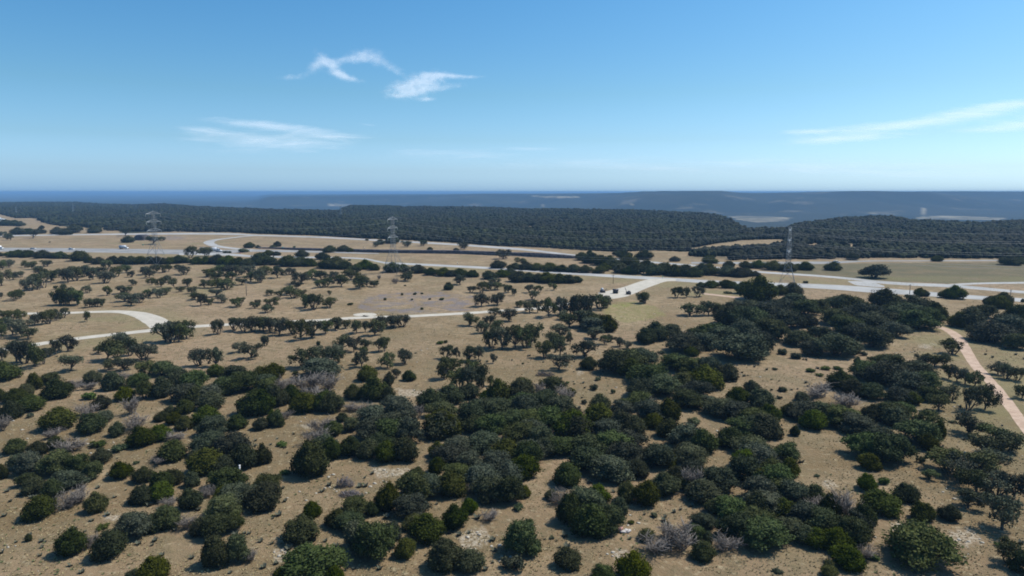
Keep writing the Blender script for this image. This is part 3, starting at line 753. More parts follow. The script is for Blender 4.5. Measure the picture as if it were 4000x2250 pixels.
DATA[(1000, 1150, 2.342)] = """
L 40 325 105 110;L 130 330 140 115;L 220 375 135 150;L 345 365 150 130;L 420 420 120 190;L 530 395 150 150;L 650 360 140 120;L 735 325 120 110;L 810 310 110 85;L 920 355 105 120;L 1005 345 65 110;L 1100 375 130 140;L 1150 330 130 130;L 1225 305 150 110;L 1320 295 150 105
L 85 470 65 90;L 800 510 140 140;L 890 525 120 130;L 1000 495 110 85;L 1130 525 100 130;L 1180 520 95 120;L 430 670 220 170;L 560 600 140 120;L 655 645 160 150;L 750 625 120 110;L 720 560 150 85;L 970 665 130 150;L 1200 670 140 130;L 1370 635 120 130
L 985 560 80 80;L 930 640 90 70;J 1400 798 120 105;L 1290 760 80 80;J 1210 850 105 165;L 1960 285 130 110;L 2065 355 105 110;L 2180 205 110 80;L 2310 245 130 110;L 2130 285 110 90;B 1685 458 60 35;B 1735 447 35 30;B 570 470 35 70
L 2150 485 140 170;L 2250 500 160 190;L 2350 490 150 190;L 2450 490 160 190;L 2200 350 120 110;L 1755 590 130 120;L 1840 590 65 110;L 1960 610 120 130;L 2045 600 100 130;L 2170 630 55 120;L 1730 770 140 180;L 1800 700 150 120;L 1850 860 180 170;L 1960 870 170 200;L 2060 850 150 200;L 1990 760 150 150;L 2140 835 60 150
J 40 770 140 110;J 150 790 210 110;O 100 900 210 130;J 60 1120 240 250;J 200 1040 190 200;G 480 900 260 180;G 660 900 200 170;G 260 890 180 130;O 600 770 280 110;J 700 1090 230 200;J 450 1095 260 140;J 610 1080 190 190;G 550 1000 220 150;J 1020 800 170 150;J 1080 985 240 230;J 890 970 160 150;O 1190 980 150 130;J 330 1000 180 170
G 880 1080 150 90;J 150 1200 110 135;G 265 1155 100 85;O 210 1222 95 85;O 1280 1080 210 150;O 1330 1200 240 240;G 1010 1110 140 110;O 1060 1240 290 210;G 1460 1160 120 150;O 1200 1310 290 220;O 880 1260 150 130;G 600 1280 160 150;J 700 1310 190 150;J 790 1170 110 70
J 1600 1070 250 210;J 1790 1010 240 180;J 1940 970 200 150;G 1690 1080 140 80;J 1720 1330 340 260;O 1700 1150 240 110;O 1960 1230 270 240;J 2210 1000 210 230;O 2220 1150 270 200;J 2420 980 240 200;O 2450 1150 250 220;O 2350 1260 250 190;O 2150 1300 260 200;O 2060 1100 220 150;J 2100 1000 120 120
B 2440 640 25 18;B 2100 1200 90 60;L 360 760 60 60"""
DATA[(2000, 1150, 2.342)] = """
L 70 115 60 60;L 160 165 115 110;L 230 165 100 110;L 340 205 150 160;L 430 185 145 150;L 540 195 145 150;L 620 205 160 190;L 690 205 140 190;L 790 135 160 130;L 860 125 120 110;L 540 300 190 110;L 640 300 190 150;O 720 310 200 130;J 860 350 210 160;O 760 350 220 110;L 470 230 120 80
L 1205 80 110 90;L 1650 195 170 110;L 1780 190 145 120;L 1880 190 130 110;L 1980 175 125 110;L 2070 165 120 110;L 180 475 150 200;L 440 385 165 110;L 390 475 170 130;L 290 580 140 150;L 420 565 140 170;L 525 455 70 110;L 660 570 200 150;L 440 690 210 145
J 700 695 150 120;L 760 405 150 90;L 845 455 85 80;L 990 475 85 80;L 1060 495 85 70;L 905 430 80 60;O 930 740 270 220;O 1070 700 260 190;O 1200 670 260 170;J 1080 770 240 170;J 1230 460 190 150;J 1330 430 230 180;O 1460 420 150 140;O 1560 540 280 170;O 1800 430 260 150
O 1690 440 200 120;O 1760 510 240 160;O 1960 480 280 180;O 2080 630 420 240;O 2250 550 250 200;J 1640 570 120 75;O 1510 710 250 150;O 1650 740 250 160;O 1780 770 210 190;J 1760 880 290 200;O 1250 850 320 210;O 1400 940 290 200;J 1570 870 210 150;O 1680 970 270 160;O 1600 1060 260 180;O 1790 1030 160 100;O 1180 960 250 180
J 1965 800 205 165;J 810 1085 190 170;J 790 1185 240 150;J 560 1200 210 160;J 590 1350 290 250;O 90 940 190 170;G 250 920 120 110;G 480 980 190 130;J 530 940 110 80;O 370 900 180 140;O 100 1080 240 180;O 280 1060 260 180;O 450 1110 220 180;O 150 1240 270 190;O 330 1230 260 190
O 1010 1130 190 150;J 1000 1290 250 220;J 1120 1290 190 180;O 1160 1070 240 170;G 1220 1060 150 130;O 1260 1170 240 200;J 1290 1240 190 150;J 1430 1180 210 220;O 850 1310 190 150;J 2190 900 150 90;J 2070 1010 210 150;J 2280 1050 240 170;O 1900 1130 270 170;O 2060 1180 280 190;O 2220 1240 280 190;J 2360 1180 180 170
J 2170 1310 260 190;B 785 790 60 40;B 755 880 75 60;B 922 910 40 45;B 1008 985 50 40;B 660 1005 55 45;B 1368 548 60 38;B 2470 552 75 60;B 2475 892 60 45;B 2400 692 40 25;B 508 815 35 20;B 280 318 30 22;B 570 825 20 15;B 1660 1190 130 50"""
DATA[(2900, 1150, 2.342)] = """
J 150 70 330 70;O 100 300 250 170;O 250 250 270 170;O 0 300 240 180;J -120 290 240 150;O 420 330 280 170;O 240 420 260 190;O 330 200 240 150;O 560 200 240 150;O 680 160 180 110;O 480 120 210 100;O 90 190 220 130;O 30 420 230 180;O 130 560 250 200;J 600 310 160 130
O 850 150 200 130;O 990 160 240 130;O 850 290 260 130;O 1090 270 310 130;O 1160 340 280 140;O 950 370 280 130;O 1200 500 250 190;O 1080 420 240 150;J 1290 120 240 120;O 1400 200 220 110;O 1590 180 260 120;O 1500 250 280 150;O 1600 330 310 170;J 1780 240 180 160;O 1390 400 230 120;O 1360 290 200 100;O 1700 260 200 130;J 1420 110 130 90
O 520 480 240 130;O 620 570 190 140;O 700 430 220 130;O 860 590 310 220;G 830 560 140 100;J 1000 550 130 130;J 760 510 180 120;B 365 552 70 48;B 485 592 90 62;B 1105 562 55 45;B 1050 642 55 70;B 760 692 80 28;B 870 692 75 38;B 300 692 45 22;B 620 712 80 33;B 710 752 65 33;B 360 892 60 48
J 1990 310 190 150;J 2080 320 220 200;O 2200 220 190 120;O 2300 460 310 200;O 2180 420 190 160;O 2450 420 280 220;O 2520 300 190 220;O 2500 510 190 150;J 2360 135 170 60;J 2290 112 140 80;J 2400 90 115 70;O 2390 310 200 130;L 1905 545 185 130
L 1650 660 115 110;L 1750 665 140 110;L 1830 655 110 110;L 1880 770 115 120;L 1960 790 115 130;L 2040 820 115 130;L 2120 840 115 130;L 2330 730 140 110;L 2430 770 140 130;L 2530 790 125 120;L 2560 950 130 120;O 1330 700 250 150;O 1120 780 250 170;O 1230 820 280 180;O 1370 850 330 220;O 1500 900 280 190
O 1650 880 250 170;O 1600 770 250 140;J 900 880 240 150;J 1010 930 200 120;O 1180 970 220 150;J 1080 950 150 110;J 1540 1015 160 120;B 1500 885 80 60;L 1790 1060 170 150;L 1890 970 140 140;L 2080 1060 170 200;L 2240 1050 170 210;L 2170 950 130 130;O 1720 990 200 140;O 1450 1000 220 140
J 430 1130 170 130;O 550 1160 270 170;J 650 1250 240 160;O 740 1180 280 170;O 900 1230 310 190;O 1050 1290 270 190;G 950 1050 240 90;G 680 960 230 80;O 540 980 110 85;O 1340 1180 290 180;J 1400 1220 240 150;O 1450 1110 190 100;L 1690 1250 240 180;L 2080 1280 230 175;J 1190 1160 200 120;B 1920 1180 60 30;B 340 960 40 30"""
DATA[(0, 730, 2.576)] = """
J 60 392 95 48;J 145 392 85 48;J 205 396 75 48;J 420 424 42 36;J 750 415 60 36;J 870 405 80 34;J 950 466 110 68;L 95 538 80 68;L 35 512 90 60;L 345 515 110 78;J 190 482 110 34;J 290 478 90 30;J 400 472 80 24;J 590 478 110 44;J 660 484 90 40;J 740 466 130 24;L 1270 492 105 90;J 1290 562 95 68;L 1545 578 130 80;L 1630 545 60 44
L 1930 712 130 110;L 2060 700 120 90;B 2270 668 50 26;B 2310 668 40 24;B 2450 660 100 22;J 2510 615 80 28;J 110 708 90 55;J 190 710 110 66;J 290 712 110 62;J 10 700 60 30;J 430 720 120 62;J 530 720 80 46;J 600 722 100 42;J 680 724 60 32;J 800 748 150 72;J 900 766 80 38;J 990 780 105 64;L 1060 830 100 90;J 1140 780 105 80;J 1230 776 110 72
J 1330 780 120 76;J 1420 777 115 70;J 1500 777 110 70;J 1590 777 110 70;J 1650 780 70 66;J 1710 777 100 36;J 1810 772 120 78;J 1885 768 70 34;J 1980 780 105 58;J 2080 780 115 68;J 2180 780 140 86;J 2290 790 140 78;J 2400 796 125 68;J 2500 798 115 58
L 20 835 95 90;L 90 812 85 78;L 260 812 90 66;L 325 830 100 76;L 470 802 100 36;L 380 852 70 55;L 40 995 140 150;L 140 935 100 80;L 205 910 75 58;L 420 905 130 90;L 300 1045 125 130;L 370 1035 130 150;L 440 1015 140 150;L 520 955 120 110;L 590 912 100 78;L 680 965 140 140;L 760 945 130 125;L 720 890 140 85;L 840 905 110 110;L 930 935 110 118;L 1060 968 150 118
L 1180 905 110 98;L 1260 865 95 76;L 1010 900 115 88;L 1320 908 78 58;L 1450 885 105 80;L 1510 915 100 88;L 1570 855 95 70;L 1645 862 110 78;L 1700 852 65 62;L 1785 824 65 32;L 1840 885 140 56;L 1335 992 75 58;L 1520 985 70 66;L 1610 1005 85 86;L 1690 965 85 70;L 1750 1015 95 88;L 1880 1003 95 80;L 1815 1055 75 48
L 640 1035 66 56;L 560 1032 45 36;L 140 1145 110 88;L 190 1125 95 88;L 10 1125 40 115;L 880 1065 95 70;L 1080 1093 85 90;L 1220 1075 110 78;L 1290 1062 75 58;L 600 1185 105 130;L 660 1185 105 150;L 725 1135 105 118;L 790 1185 105 118;L 910 1212 115 88;L 960 1205 90 80;L 1030 1203 66 78;L 1240 1155 140 78;L 1330 1192 170 118;L 1400 1165 140 90
L 1490 1115 85 78;L 1590 1115 115 88;L 1660 1085 110 68;L 2100 905 120 70;L 2200 885 150 88;L 2290 895 140 98;L 2400 885 140 98;L 2500 905 140 110;L 2060 1015 120 58;L 2180 1015 140 88;L 2280 1035 140 108;L 2430 985 105 58;L 2530 955 110 98;L 1930 1075 100 68;L 1960 1135 110 70;L 2030 1195 120 118;L 2100 1185 90 58;L 2170 1105 120 78;L 2230 1163 120 78
L 2400 1205 140 78;L 2560 1222 85 66;L 2330 940 120 80;L 2170 940 120 80;B 500 560 20 10;B 1900 640 40 18"""
DATA[(1000, 730, 2.576)] = """
J 60 790 180 85;J 190 790 65 46;J 330 803 160 66;J 450 803 140 78;J 540 803 120 66;J 720 822 150 86;J 810 827 180 106;J 900 832 115 76;J 1010 842 95 48;J 1100 832 120 98;J 1190 842 95 48;J 130 692 80 30;J 210 692 60 26;J 460 707 105 38;J 670 732 105 28;B 940 745 30 18;J 220 602 60 52;J 170 622 50 38;J 20 617 42 30;B 385 612 28 18
J 740 662 105 38;J 880 652 95 45;J 950 656 60 34;L 1210 603 75 50;J 1250 582 75 38;J 1370 572 105 46;L 1520 603 95 58;L 1680 594 90 48;B 1115 542 38 18;J 1750 642 40 36;J 2015 646 46 28;L 2090 628 100 70;L 2490 725 140 90;J 2440 822 120 56;J 2560 832 60 48;J 1380 862 145 60;J 1470 852 105 58;L 1530 892 140 78;L 1530 945 140 88;J 1640 872 125 76
J 1760 892 115 76;J 1880 902 125 76;J 1960 906 95 56;L 2050 984 120 98;J 2050 902 115 76;J 2180 912 105 58;G 1400 977 60 60;G 1240 932 40 48;J 1940 1042 100 80;L 40 965 140 138;L 110 885 120 88;L 220 915 140 108;L 340 885 105 70;L 440 975 160 108;L 560 925 140 88;L 660 935 140 88;L 640 1015 110 76;L 720 1005 130 88
L 780 945 120 88;L 860 1005 140 118;L 960 935 160 98;L 1040 1025 150 128;L 1110 1005 110 98;L 1190 1005 95 60;L 990 885 130 78;L 330 1085 140 88;L 380 1115 140 88;L 410 1025 105 70;L 150 1095 88 60;L 240 1105 78 58;L 470 1095 85 58;L 740 1090 36 46;L 500 1215 110 128;L 590 1235 160 155;L 725 1215 140 98;L 160 1215 150 98;L 120 1265 110 78
L 20 1205 60 70;L 2170 1065 100 68;L 2280 1065 120 108;L 2430 1035 105 78;L 2530 1065 95 78;L 2280 1203 160 128;L 2440 1188 140 110;L 2400 985 105 58;J 2350 932 125 48;J 2480 912 115 58;J 2560 902 95 78;L 2350 1040 110 80;B 1470 1092 25 25;B 1600 1087 38 25;B 1670 1082 24 20;B 1570 1142 28 20;B 1750 1137 28 20;B 1870 1142 45 28;B 1670 1237 28 24;B 1300 1142 28 28;B 950 1192 55 28;B 1220 960 20 20;B 1500 998 25 14"""
DATA[(2000, 730, 2.576)] = """
L 90 792 115 80;J 40 832 95 46;J 150 837 115 56;J 250 842 105 38;J 380 852 125 42;J 500 857 105 38;J 620 862 115 38;J 740 867 115 38;J 880 872 105 48;J 60 962 160 86;J 170 962 140 96;J 270 962 125 76;J 370 972 160 105;J 480 972 140 86;J 570 972 125 76;J 650 967 95 58;L 410 1038 80 70;L 20 1095 56 68;L 170 1065 88 78;L 270 1065 88 70;L 215 1135 105 90;L 80 1213 66 60
J 710 742 120 56;J 800 772 150 76;J 900 792 150 86;J 980 802 140 106;J 1020 832 140 86;J 1110 872 140 76;J 1180 792 150 76;J 1240 882 160 116;J 1340 842 150 86;J 1420 892 160 106;J 1530 882 150 116;J 1640 902 140 116;J 1740 902 150 116;J 1830 907 140 86;J 1900 892 140 116;J 1990 892 130 116;J 2150 902 140 76;J 2180 882 115 86;J 2290 912 140 76;J 2360 902 120 76;J 2450 902 76 48
J 1060 692 76 46;J 780 682 46 46;J 1130 722 120 46;J 1330 732 140 46;J 1640 752 76 38;J 1990 772 115 46;J 2180 812 95 38;J 2350 822 105 46;J 2470 822 120 46;J 1905 1012 75 48;J 2010 1017 105 58;J 2150 1022 100 86;J 2210 1022 100 58;J 2380 1032 105 56;J 2490 1037 46 28;B 2170 1077 66 24;J 2330 1082 180 36;L 1660 1114 110 106;L 1745 1114 95 98;L 1870 1104 115 98;L 1320 1172 115 108
J 2520 1132 240 46;J 1180 880 110 80;J 920 850 110 80"""
DATA[(3000, 730, 2.576)] = """
J 50 842 140 96;J 370 842 125 56;J 300 827 76 38;J 650 844 125 66;J 850 737 95 36;O 1075 925 215 135;J 1700 752 85 58;J 2430 792 145 88;J 2540 777 95 28;B 380 972 58 28;J 200 852 130 56;J 130 1092 150 66;J 250 1092 180 76;J 60 1062 95 46;J 1190 1082 76 48;J 1520 1104 100 86;J 1575 1104 90 66;J 1780 1122 120 66;J 1880 1134 200 98;B 1400 1107 58 18
J 2370 1162 145 66;J 2290 1222 170 90;J 2240 1182 115 58;J 2560 1162 30 48;L 1700 1000 4 4"""
DATA[(3000, 730, 2.576)] = DATA[(3000, 730, 2.576)].replace(';L 1700 1000 4 4', '')

ZONES = [  # x0 y0 x1 y1 phrase
 (0, 840, 480, 925, 'on the hill below white house'),
 (480, 840, 1000, 962, 'beside the dark dirt mound'),
 (0, 960, 345, 1025, 'in the hedge below the cars'),
 (345, 960, 720, 1042, 'in the hedge at the left pylon'),
 (720, 960, 1060, 1042, 'in the hedge below long truck'),
 (1000, 925, 1480, 1000, 'along the dark rock bank'),
 (1480, 925, 2020, 1015, 'between bank and far carriageway'),
 (1060, 1000, 1490, 1062, 'in the hedge under the road bend'),
 (1490, 1000, 1700, 1115, 'around the middle pylon'),
 (1700, 1000, 2280, 1110, 'along the near frontage road side'),
 (2000, 985, 2560, 1075, 'in the grove above the driveway'),
 (2560, 985, 2985, 1082, 'in the grove left of right pylon'),
 (2500, 1080, 3010, 1180, 'between driveway and right pylon'),
 (2985, 985, 4000, 1110, 'in the field past the right pylon'),
 (3010, 1110, 4000, 1215, 'along the road at far right'),
 (0, 1025, 240, 1180, 'in the upper left oak pasture'),
 (240, 1025, 460, 1150, 'in the oak belt beyond left pylon'),
 (460, 1025, 760, 1150, 'in the pasture below the left pylon'),
 (200, 1150, 700, 1215, 'above the gravel lane bend'),
 (760, 1025, 1000, 1225, 'in the pasture right of left pylon'),
 (1000, 1025, 1250, 1130, 'in the oak stand above the patch'),
 (1250, 1025, 1500, 1135, 'in the stand by the middle pylon'),
 (1000, 1130, 1380, 1225, 'left of the purple patch'),
 (1380, 1110, 1800, 1230, 'on the purple burnt patch'),
 (1800, 1100, 2100, 1225, 'right of the purple patch'),
 (0, 1180, 340, 1270, 'along the gravel lane'),
 (2030, 1140, 2420, 1320, 'in the grove at driveway end'),
 (0, 1270, 180, 1345, 'inside the gravel lane loop'),
 (0, 1345, 330, 1460, 'below the gravel road at left'),
 (330, 1345, 660, 1475, 'below the gravel fork'),
 (570, 1290, 800, 1345, 'beside the gravel fork'),
 (800, 1270, 1230, 1345, 'in the roadside row, left half'),
 (1230, 1255, 1640, 1330, 'in the roadside row, right half'),
 (660, 1345, 1100, 1480, 'in the pasture above the thicket'),
 (1100, 1330, 1640, 1480, 'in the bright green oak group'),
 (1800, 1225, 2150, 1370, 'in the pale grey oak grove'),
 (1640, 1370, 1960, 1530, 'in the grove by the bare field'),
 (2080, 1310, 2500, 1460, 'around the black brush pile'),
 (1960, 1200, 2320, 1470, 'between grove and brush pile'),
 (2300, 1140, 2640, 1260, 'on the yellow green meadow'),
 (2640, 1140, 2900, 1245, 'in the row below dirt path'),
 (2420, 1260, 3020, 1440, 'in the thicket below the meadow'),
 (2850, 1170, 3210, 1320, 'in the upper thicket by pylon'),
 (2980, 1260, 3350, 1410, 'on the low side, upper thicket'),
 (3210, 1150, 3700, 1340, 'in the thicket left of track'),
 (3700, 1150, 4000, 1390, 'in the thicket right of track'),
 (3550, 1380, 3880, 1640, 'in the oak strand beside the track'),
 (3860, 1380, 4000, 1600, 'right of the dirt track'),
 (3180, 1380, 3620, 1600, 'in the grey topped right thicket'),
 (2300, 1430, 2900, 1560, 'on the central thicket ridge'),
 (2300, 1560, 2740, 1700, 'in the central thicket neck'),
 (2740, 1480, 3080, 1700, 'in the thicket with bare inlet'),
 (3030, 1540, 3460, 1720, 'in the long low right thicket'),
 (3280, 1660, 3700, 1860, 'in the grey green right clump'),
 (3560, 1640, 4000, 2080, 'in the airy oak slope at right'),
 (3280, 1840, 3780, 2080, 'among the round right bushes'),
 (3440, 1980, 4000, 2300, 'in the bottom right corner'),
 (2900, 1860, 3480, 2000, 'on the bottom right thicket top'),
 (2900, 2000, 3480, 2300, 'at the bottom right thicket foot'),
 (2640, 1850, 2920, 2300, 'among the silver dead shrubs'),
 (2470, 2050, 2660, 2300, 'left of the silver dead shrubs'),
 (2620, 1680, 3130, 1900, 'in the thicket over silver shrubs'),
 (2000, 2100, 2500, 2300, 'on the bare bottom ground'),
 (2130, 1880, 2520, 2130, 'in the clump above lone bush'),
 (2000, 1650, 2700, 1780, 'in the great thicket, upper part'),
 (2000, 1780, 2700, 2010, 'in the great thicket, lower part'),
 (1620, 1480, 2300, 1590, 'at the great thicket upper edge'),
 (1620, 1590, 2120, 1720, 'in the great thicket middle'),
 (1640, 1720, 2080, 1850, 'in the great thicket left flank'),
 (1450, 1840, 2080, 2010, 'in the thicket by the dead tree'),
 (1640, 1990, 1920, 2300, 'in the bottom pair'),
 (1250, 1960, 1660, 2230, 'in the clump beside bottom pair'),
 (1080, 2180, 1400, 2350, 'at the bottom edge'),
 (1080, 1960, 1280, 2180, 'below the dead tree clump'),
 (1120, 1540, 1640, 1680, 'in the clump over dead tree'),
 (1100, 1680, 1640, 1900, 'in the clump left of dead tree'),
 (1000, 1440, 1640, 1640, 'in the grey topped long thicket'),
 (560, 1430, 1120, 1540, 'on the long left thicket top'),
 (560, 1540, 1120, 1660, 'on the long left thicket foot'),
 (740, 1640, 1120, 1880, 'in the clump by white post'),
 (0, 1440, 300, 1560, 'at the long thicket left end'),
 (0, 1560, 300, 1700, 'along the left edge scrub'),
 (300, 1440, 600, 1640, 'in scrub beside the long thicket'),
 (300, 1640, 760, 1790, 'in the middle left scrub'),
 (0, 1680, 430, 1880, 'in the wide left clump'),
 (0, 1860, 460, 2100, 'around the lone left bush'),
 (460, 1780, 800, 2000, 'in scattered scrub, lower left'),
 (760, 1860, 1160, 2060, 'in the clump below white post'),
 (430, 1980, 720, 2120, 'in the lower left corner group'),
 (200, 2050, 470, 2300, 'nearest the left bottom corner'),
 (680, 2030, 1080, 2350, 'in the tall lower left clump'),
 (460, 2120, 700, 2350, 'on the lower left edge'),
]
SPECIAL = {  # photo pixel of the base: label
 (378, 2008): 'lone round dark juniper with a crisp shadow, left foreground',
 (158, 2038): 'large round juniper at the front of the left clump',
 (1179, 2128): 'low wide juniper standing alone below a smaller round one',
 (1220, 2028): 'small round juniper just above the low wide one',
 (1743, 2241): 'taller juniper of the bottom pair, left one',
 (1837, 2243): 'shorter rounder juniper of the bottom pair, right one',
 (2042, 2179): 'lone grey green domed tree with pale bare twigs inside, bottom centre',
 (2218, 2231): 'lone yellowish green juniper near the bottom edge, right of the domed tree',
 (3592, 2222): 'huge isolated grey green oak dome near the bottom right',
 (3382, 1921): 'neat round dark juniper below the grey green clump at right',
 (3451, 1894): 'tiny round bush right of the neat round juniper',
 (1598, 1491): 'small lone round juniper on the bare field above the thicket',
 (2512, 1185): 'lone rounded oak on the yellow green meadow with shadow to its left',
 (3417, 1089): 'large dark rounded oak alone on the verge between the two carriageways',
 (337, 1257): 'thin solitary sapling inside the gravel lane loop',
 (280, 1449): 'lone umbrella shaped oak above the foreground scrub at left',
 (3713, 1383): 'lone umbrella oak on the left verge of the dirt track',
 (1184, 1436): 'broad leaning oak with a long shadow above the long thicket',
 (2188, 1445): 'bright umbrella oak right beside the black brush pile',
 (1342, 1368): 'brightest green oak of the pasture, left of its pair',
}
# ------------------------------------------------------------------ placing the plants
ORD = 'first second third fourth fifth sixth seventh eighth ninth tenth eleventh twelfth thirteenth fourteenth fifteenth sixteenth'.split()
LOOK = {'J': ('dark green juniper',), 'O': ('blue green oak',), 'L': ('open live oak',), 'G': ('leafless grey shrub',), 'B': ('bush',)}
items = []
for (ox, oy, sc), txt in DATA.items():
    for e in txt.replace('\n', ';').split(';'):
        e = e.split()
        if not e: continue
        k, (x, y, w, h) = e[0], map(float, e[1:])
        items.append([k, ox + x / sc, oy + y / sc, w / sc, h / sc])
pr = random.Random(3)
zone_of = {}
for n, it in enumerate(items):
    k, x, y, w, h = it
    z = next((zz[4] for zz in ZONES if zz[0] <= x < zz[2] and zz[1] <= y < zz[3]), None)
    if z is None:
        z = min(ZONES, key=lambda q_: (max(q_[0] - x, 0, x - q_[2])) ** 2 + (max(q_[1] - y, 0, y - q_[3])) ** 2)[4]
    zone_of.setdefault((z, k), []).append(n)
labels = {}
for (z, k), ns in zone_of.items():
    nrows = max(1, math.ceil(len(ns) / 9))
    ns = sorted(ns, key=lambda n: -items[n][2])
    rows = [ns[int(i * len(ns) / nrows):int((i + 1) * len(ns) / nrows)] for i in range(nrows)]
    for ri, row in enumerate(rows):
        row = sorted(row, key=lambda n: items[n][1])
        ws = sorted(items[n][3] for n in row)
        for ci, n in enumerate(row):
            w = items[n][3]
            look = LOOK[k][0]
            if len(row) == 1: s = 'only ' + look if nrows == 1 else 'single ' + look
            else:
                size = '' if len(ws) < 3 else ('largest ' if w == ws[-1] and ws[-2] < w else '')
                s = look + ', ' + (ORD[ci] + ' from left' if ci < len(row) - 1 else 'rightmost')
            if nrows > 1: s += ', ' + (['nearest', 'second', 'third', 'fourth', 'fifth', 'sixth'][ri] + ' row')
            lab = s + ', ' + z
            if nrows == 1 and size and len(lab.split()) < 16: lab = size + lab
            if len(lab.split()) > 16: print('LONG', len(lab.split()), lab)
            labels[n] = lab
for (sx, sy), lab in SPECIAL.items():
    n = min(range(len(items)), key=lambda n: (items[n][1] - sx) ** 2 + (items[n][2] - sy) ** 2)
    labels[n] = lab
GROUP = {'J': 'junipers scattered over the dry pasture', 'O': 'dense oaks of the thickets', 'L': 'live oaks with bare trunks on the pasture', 'G': 'leafless grey shrubs among the junipers', 'B': 'small bushes dotted over the grass'}
planted = []
for n, (k, x, y, w, h) in enumerate(items):
    name, cat, variants, parts = KINDS[k]
    g0 = gp(x, y)
    s = depth_of(g0) / F
    W = w * s
    dep = math.atan2(CAMZ, math.hypot(g0[0], g0[1]))
    # the marked base is the near foot of the crown: step back to its middle
    g = g0 * 1.0
    back = W * FOOT[k]
    dirn = np.array((g0[0], g0[1])); dirn /= np.linalg.norm(dirn)
    g[:2] = g0[:2] + dirn * back
    lo, hi = HCLAMP[k]
    H = (h * s - W * math.sin(dep) * (.62 if k != 'L' else .25)) / math.cos(dep)
    H = min(max(H, lo * W), hi * W)
    W *= {'L': 1.04, 'J': 1.02 if x > 1100 or y < 1500 else .94, 'O': 1.15 if x > 1100 else 1.0, 'G': 1.1, 'B': 1.0}[k]; H *= {'L': 1.08, 'J': 1.06, 'O': 1.10, 'G': 1.1, 'B': 1.0}[k]
    if k == 'J' and y < 1130: W *= 1.28
    o = thing(name, labels[n], cat, (g[0], g[1], 0), pr.random() * 6.283, GROUP[k])
    o.rotation_euler.x, o.rotation_euler.y = pr.uniform(-.07, .07), pr.uniform(-.07, .07)
    o.scale = (W / 5.0, W / 5.0 * (.92 + .16 * pr.random()), H / 4.0)
    crown_me, trunk_me = variants[pr.randrange(len(variants))]
    c = link(parts[0], crown_me, o)
    t_ = link(parts[1], trunk_me, o)
    planted.append((g[0], g[1], W / 2))
# ------------------------------------------------------------------ far woods: thousands of crowns nobody could count
def forest_mesh():
    r = np.random.default_rng(77)
    P = []
    d = 478.0
    while d < 3100:
        step = 3.4 + (d - 480) * .0021
        half = d * .83
        n = int(2 * half / step)
        x = np.linspace(-half, half, n) + r.normal(size=n) * step * .45
        yv = d + r.normal(size=n) * step * .45
        P.append(np.column_stack((x, yv, np.full(n, step))))
        d += step * .92
    P = np.concatenate(P)
    z = terrain(P[:, 0], P[:, 1])
    px, py = to_px(P[:, 0], P[:, 1], z)
    keep = inside(FOREST, px, py)
    keep &= ~(inside(P_DRYHILL, px, py) & (r.random(len(P)) > .06))
    fr = inside(FRONT_RIGHT, px, py)
    keep |= fr & (fbm(P[:, 0] / 26, P[:, 1] / 40, 61, 3) > np.where(px < 3130, .36, .45))
    keep &= ~(inside(P_DRYHILL2, px, py) & (fbm(P[:, 0] / 16, P[:, 1] / 22, 71, 2) < .58))
    # clearings
    cl = fbm(P[:, 0] / 26, P[:, 1] / 70, 51, 3)
    keep &= ~((cl > .68) & (P[:, 1] > 760))
    keep &= (r.random(len(P)) < .95)
    keep &= (px > -500) & (px < 4500)
    De = np.interp(np.clip(px, -9000, 9000), PROF[:, 0], PROF[:, 1])
    keep &= P[:, 1] < De + 380
    P, z = P[keep], z[keep]
    V, Fc, off, tint = [], [], 0, []
    for near, (iv, jf) in ((True, ICO1), (False, ICO0)):
        s_ = (P[:, 1] < 1150) if near else (P[:, 1] >= 1150)
        Q, zz = P[s_], z[s_]
        n = len(Q)
        kx = (.36 + .42 * r.random(n) ** 1.5) * Q[:, 2]
        kz = np.minimum(kx * (.75 + .45 * r.random(n)), 2.4 + 1.8 * r.random(n))
        a = r.random(n) * 6.283
        vv = iv[None] * (1 + .65 * (r.random((n, len(iv), 1)) - .5))
        c_, s2 = np.cos(a)[:, None], np.sin(a)[:, None]
        X_ = (vv[:, :, 0] * c_ - vv[:, :, 1] * s2) * kx[:, None] + Q[:, 0][:, None]
        Y_ = (vv[:, :, 0] * s2 + vv[:, :, 1] * c_) * kx[:, None] + Q[:, 1][:, None]
        Z_ = vv[:, :, 2] * kz[:, None] + (zz + kz * .95)[:, None]
        m_ = len(iv)
        V.append(np.stack((X_, Y_, Z_), -1).reshape(-1, 3))
        Fc.append((jf[None] + (np.arange(n) * m_)[:, None, None] + off).reshape(-1, 3))
        tint.append(np.repeat(r.random(n), m_))
        off += n * m_
    print('forest crowns', len(P), 'faces', sum(len(f) for f in Fc))
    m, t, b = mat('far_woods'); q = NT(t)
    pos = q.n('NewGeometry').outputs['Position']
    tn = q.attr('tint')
    c = q.mix(q.ramp(tn, .1, 1.0), (.006, .010, .004), (.034, .040, .017))  # albedo lowered to carry the shade missing between the smooth crowns
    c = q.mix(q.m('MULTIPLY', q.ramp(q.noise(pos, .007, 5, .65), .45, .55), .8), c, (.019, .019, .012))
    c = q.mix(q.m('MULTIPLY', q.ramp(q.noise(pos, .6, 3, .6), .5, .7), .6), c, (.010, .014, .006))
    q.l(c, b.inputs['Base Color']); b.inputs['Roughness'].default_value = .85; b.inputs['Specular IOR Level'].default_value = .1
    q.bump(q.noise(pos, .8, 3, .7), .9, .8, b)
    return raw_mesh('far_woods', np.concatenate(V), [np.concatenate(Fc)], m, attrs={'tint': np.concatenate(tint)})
tag(link('far_woods', forest_mesh()), 'dark evergreen woods covering the plateau beyond the highway', 'woods', None, 'stuff')

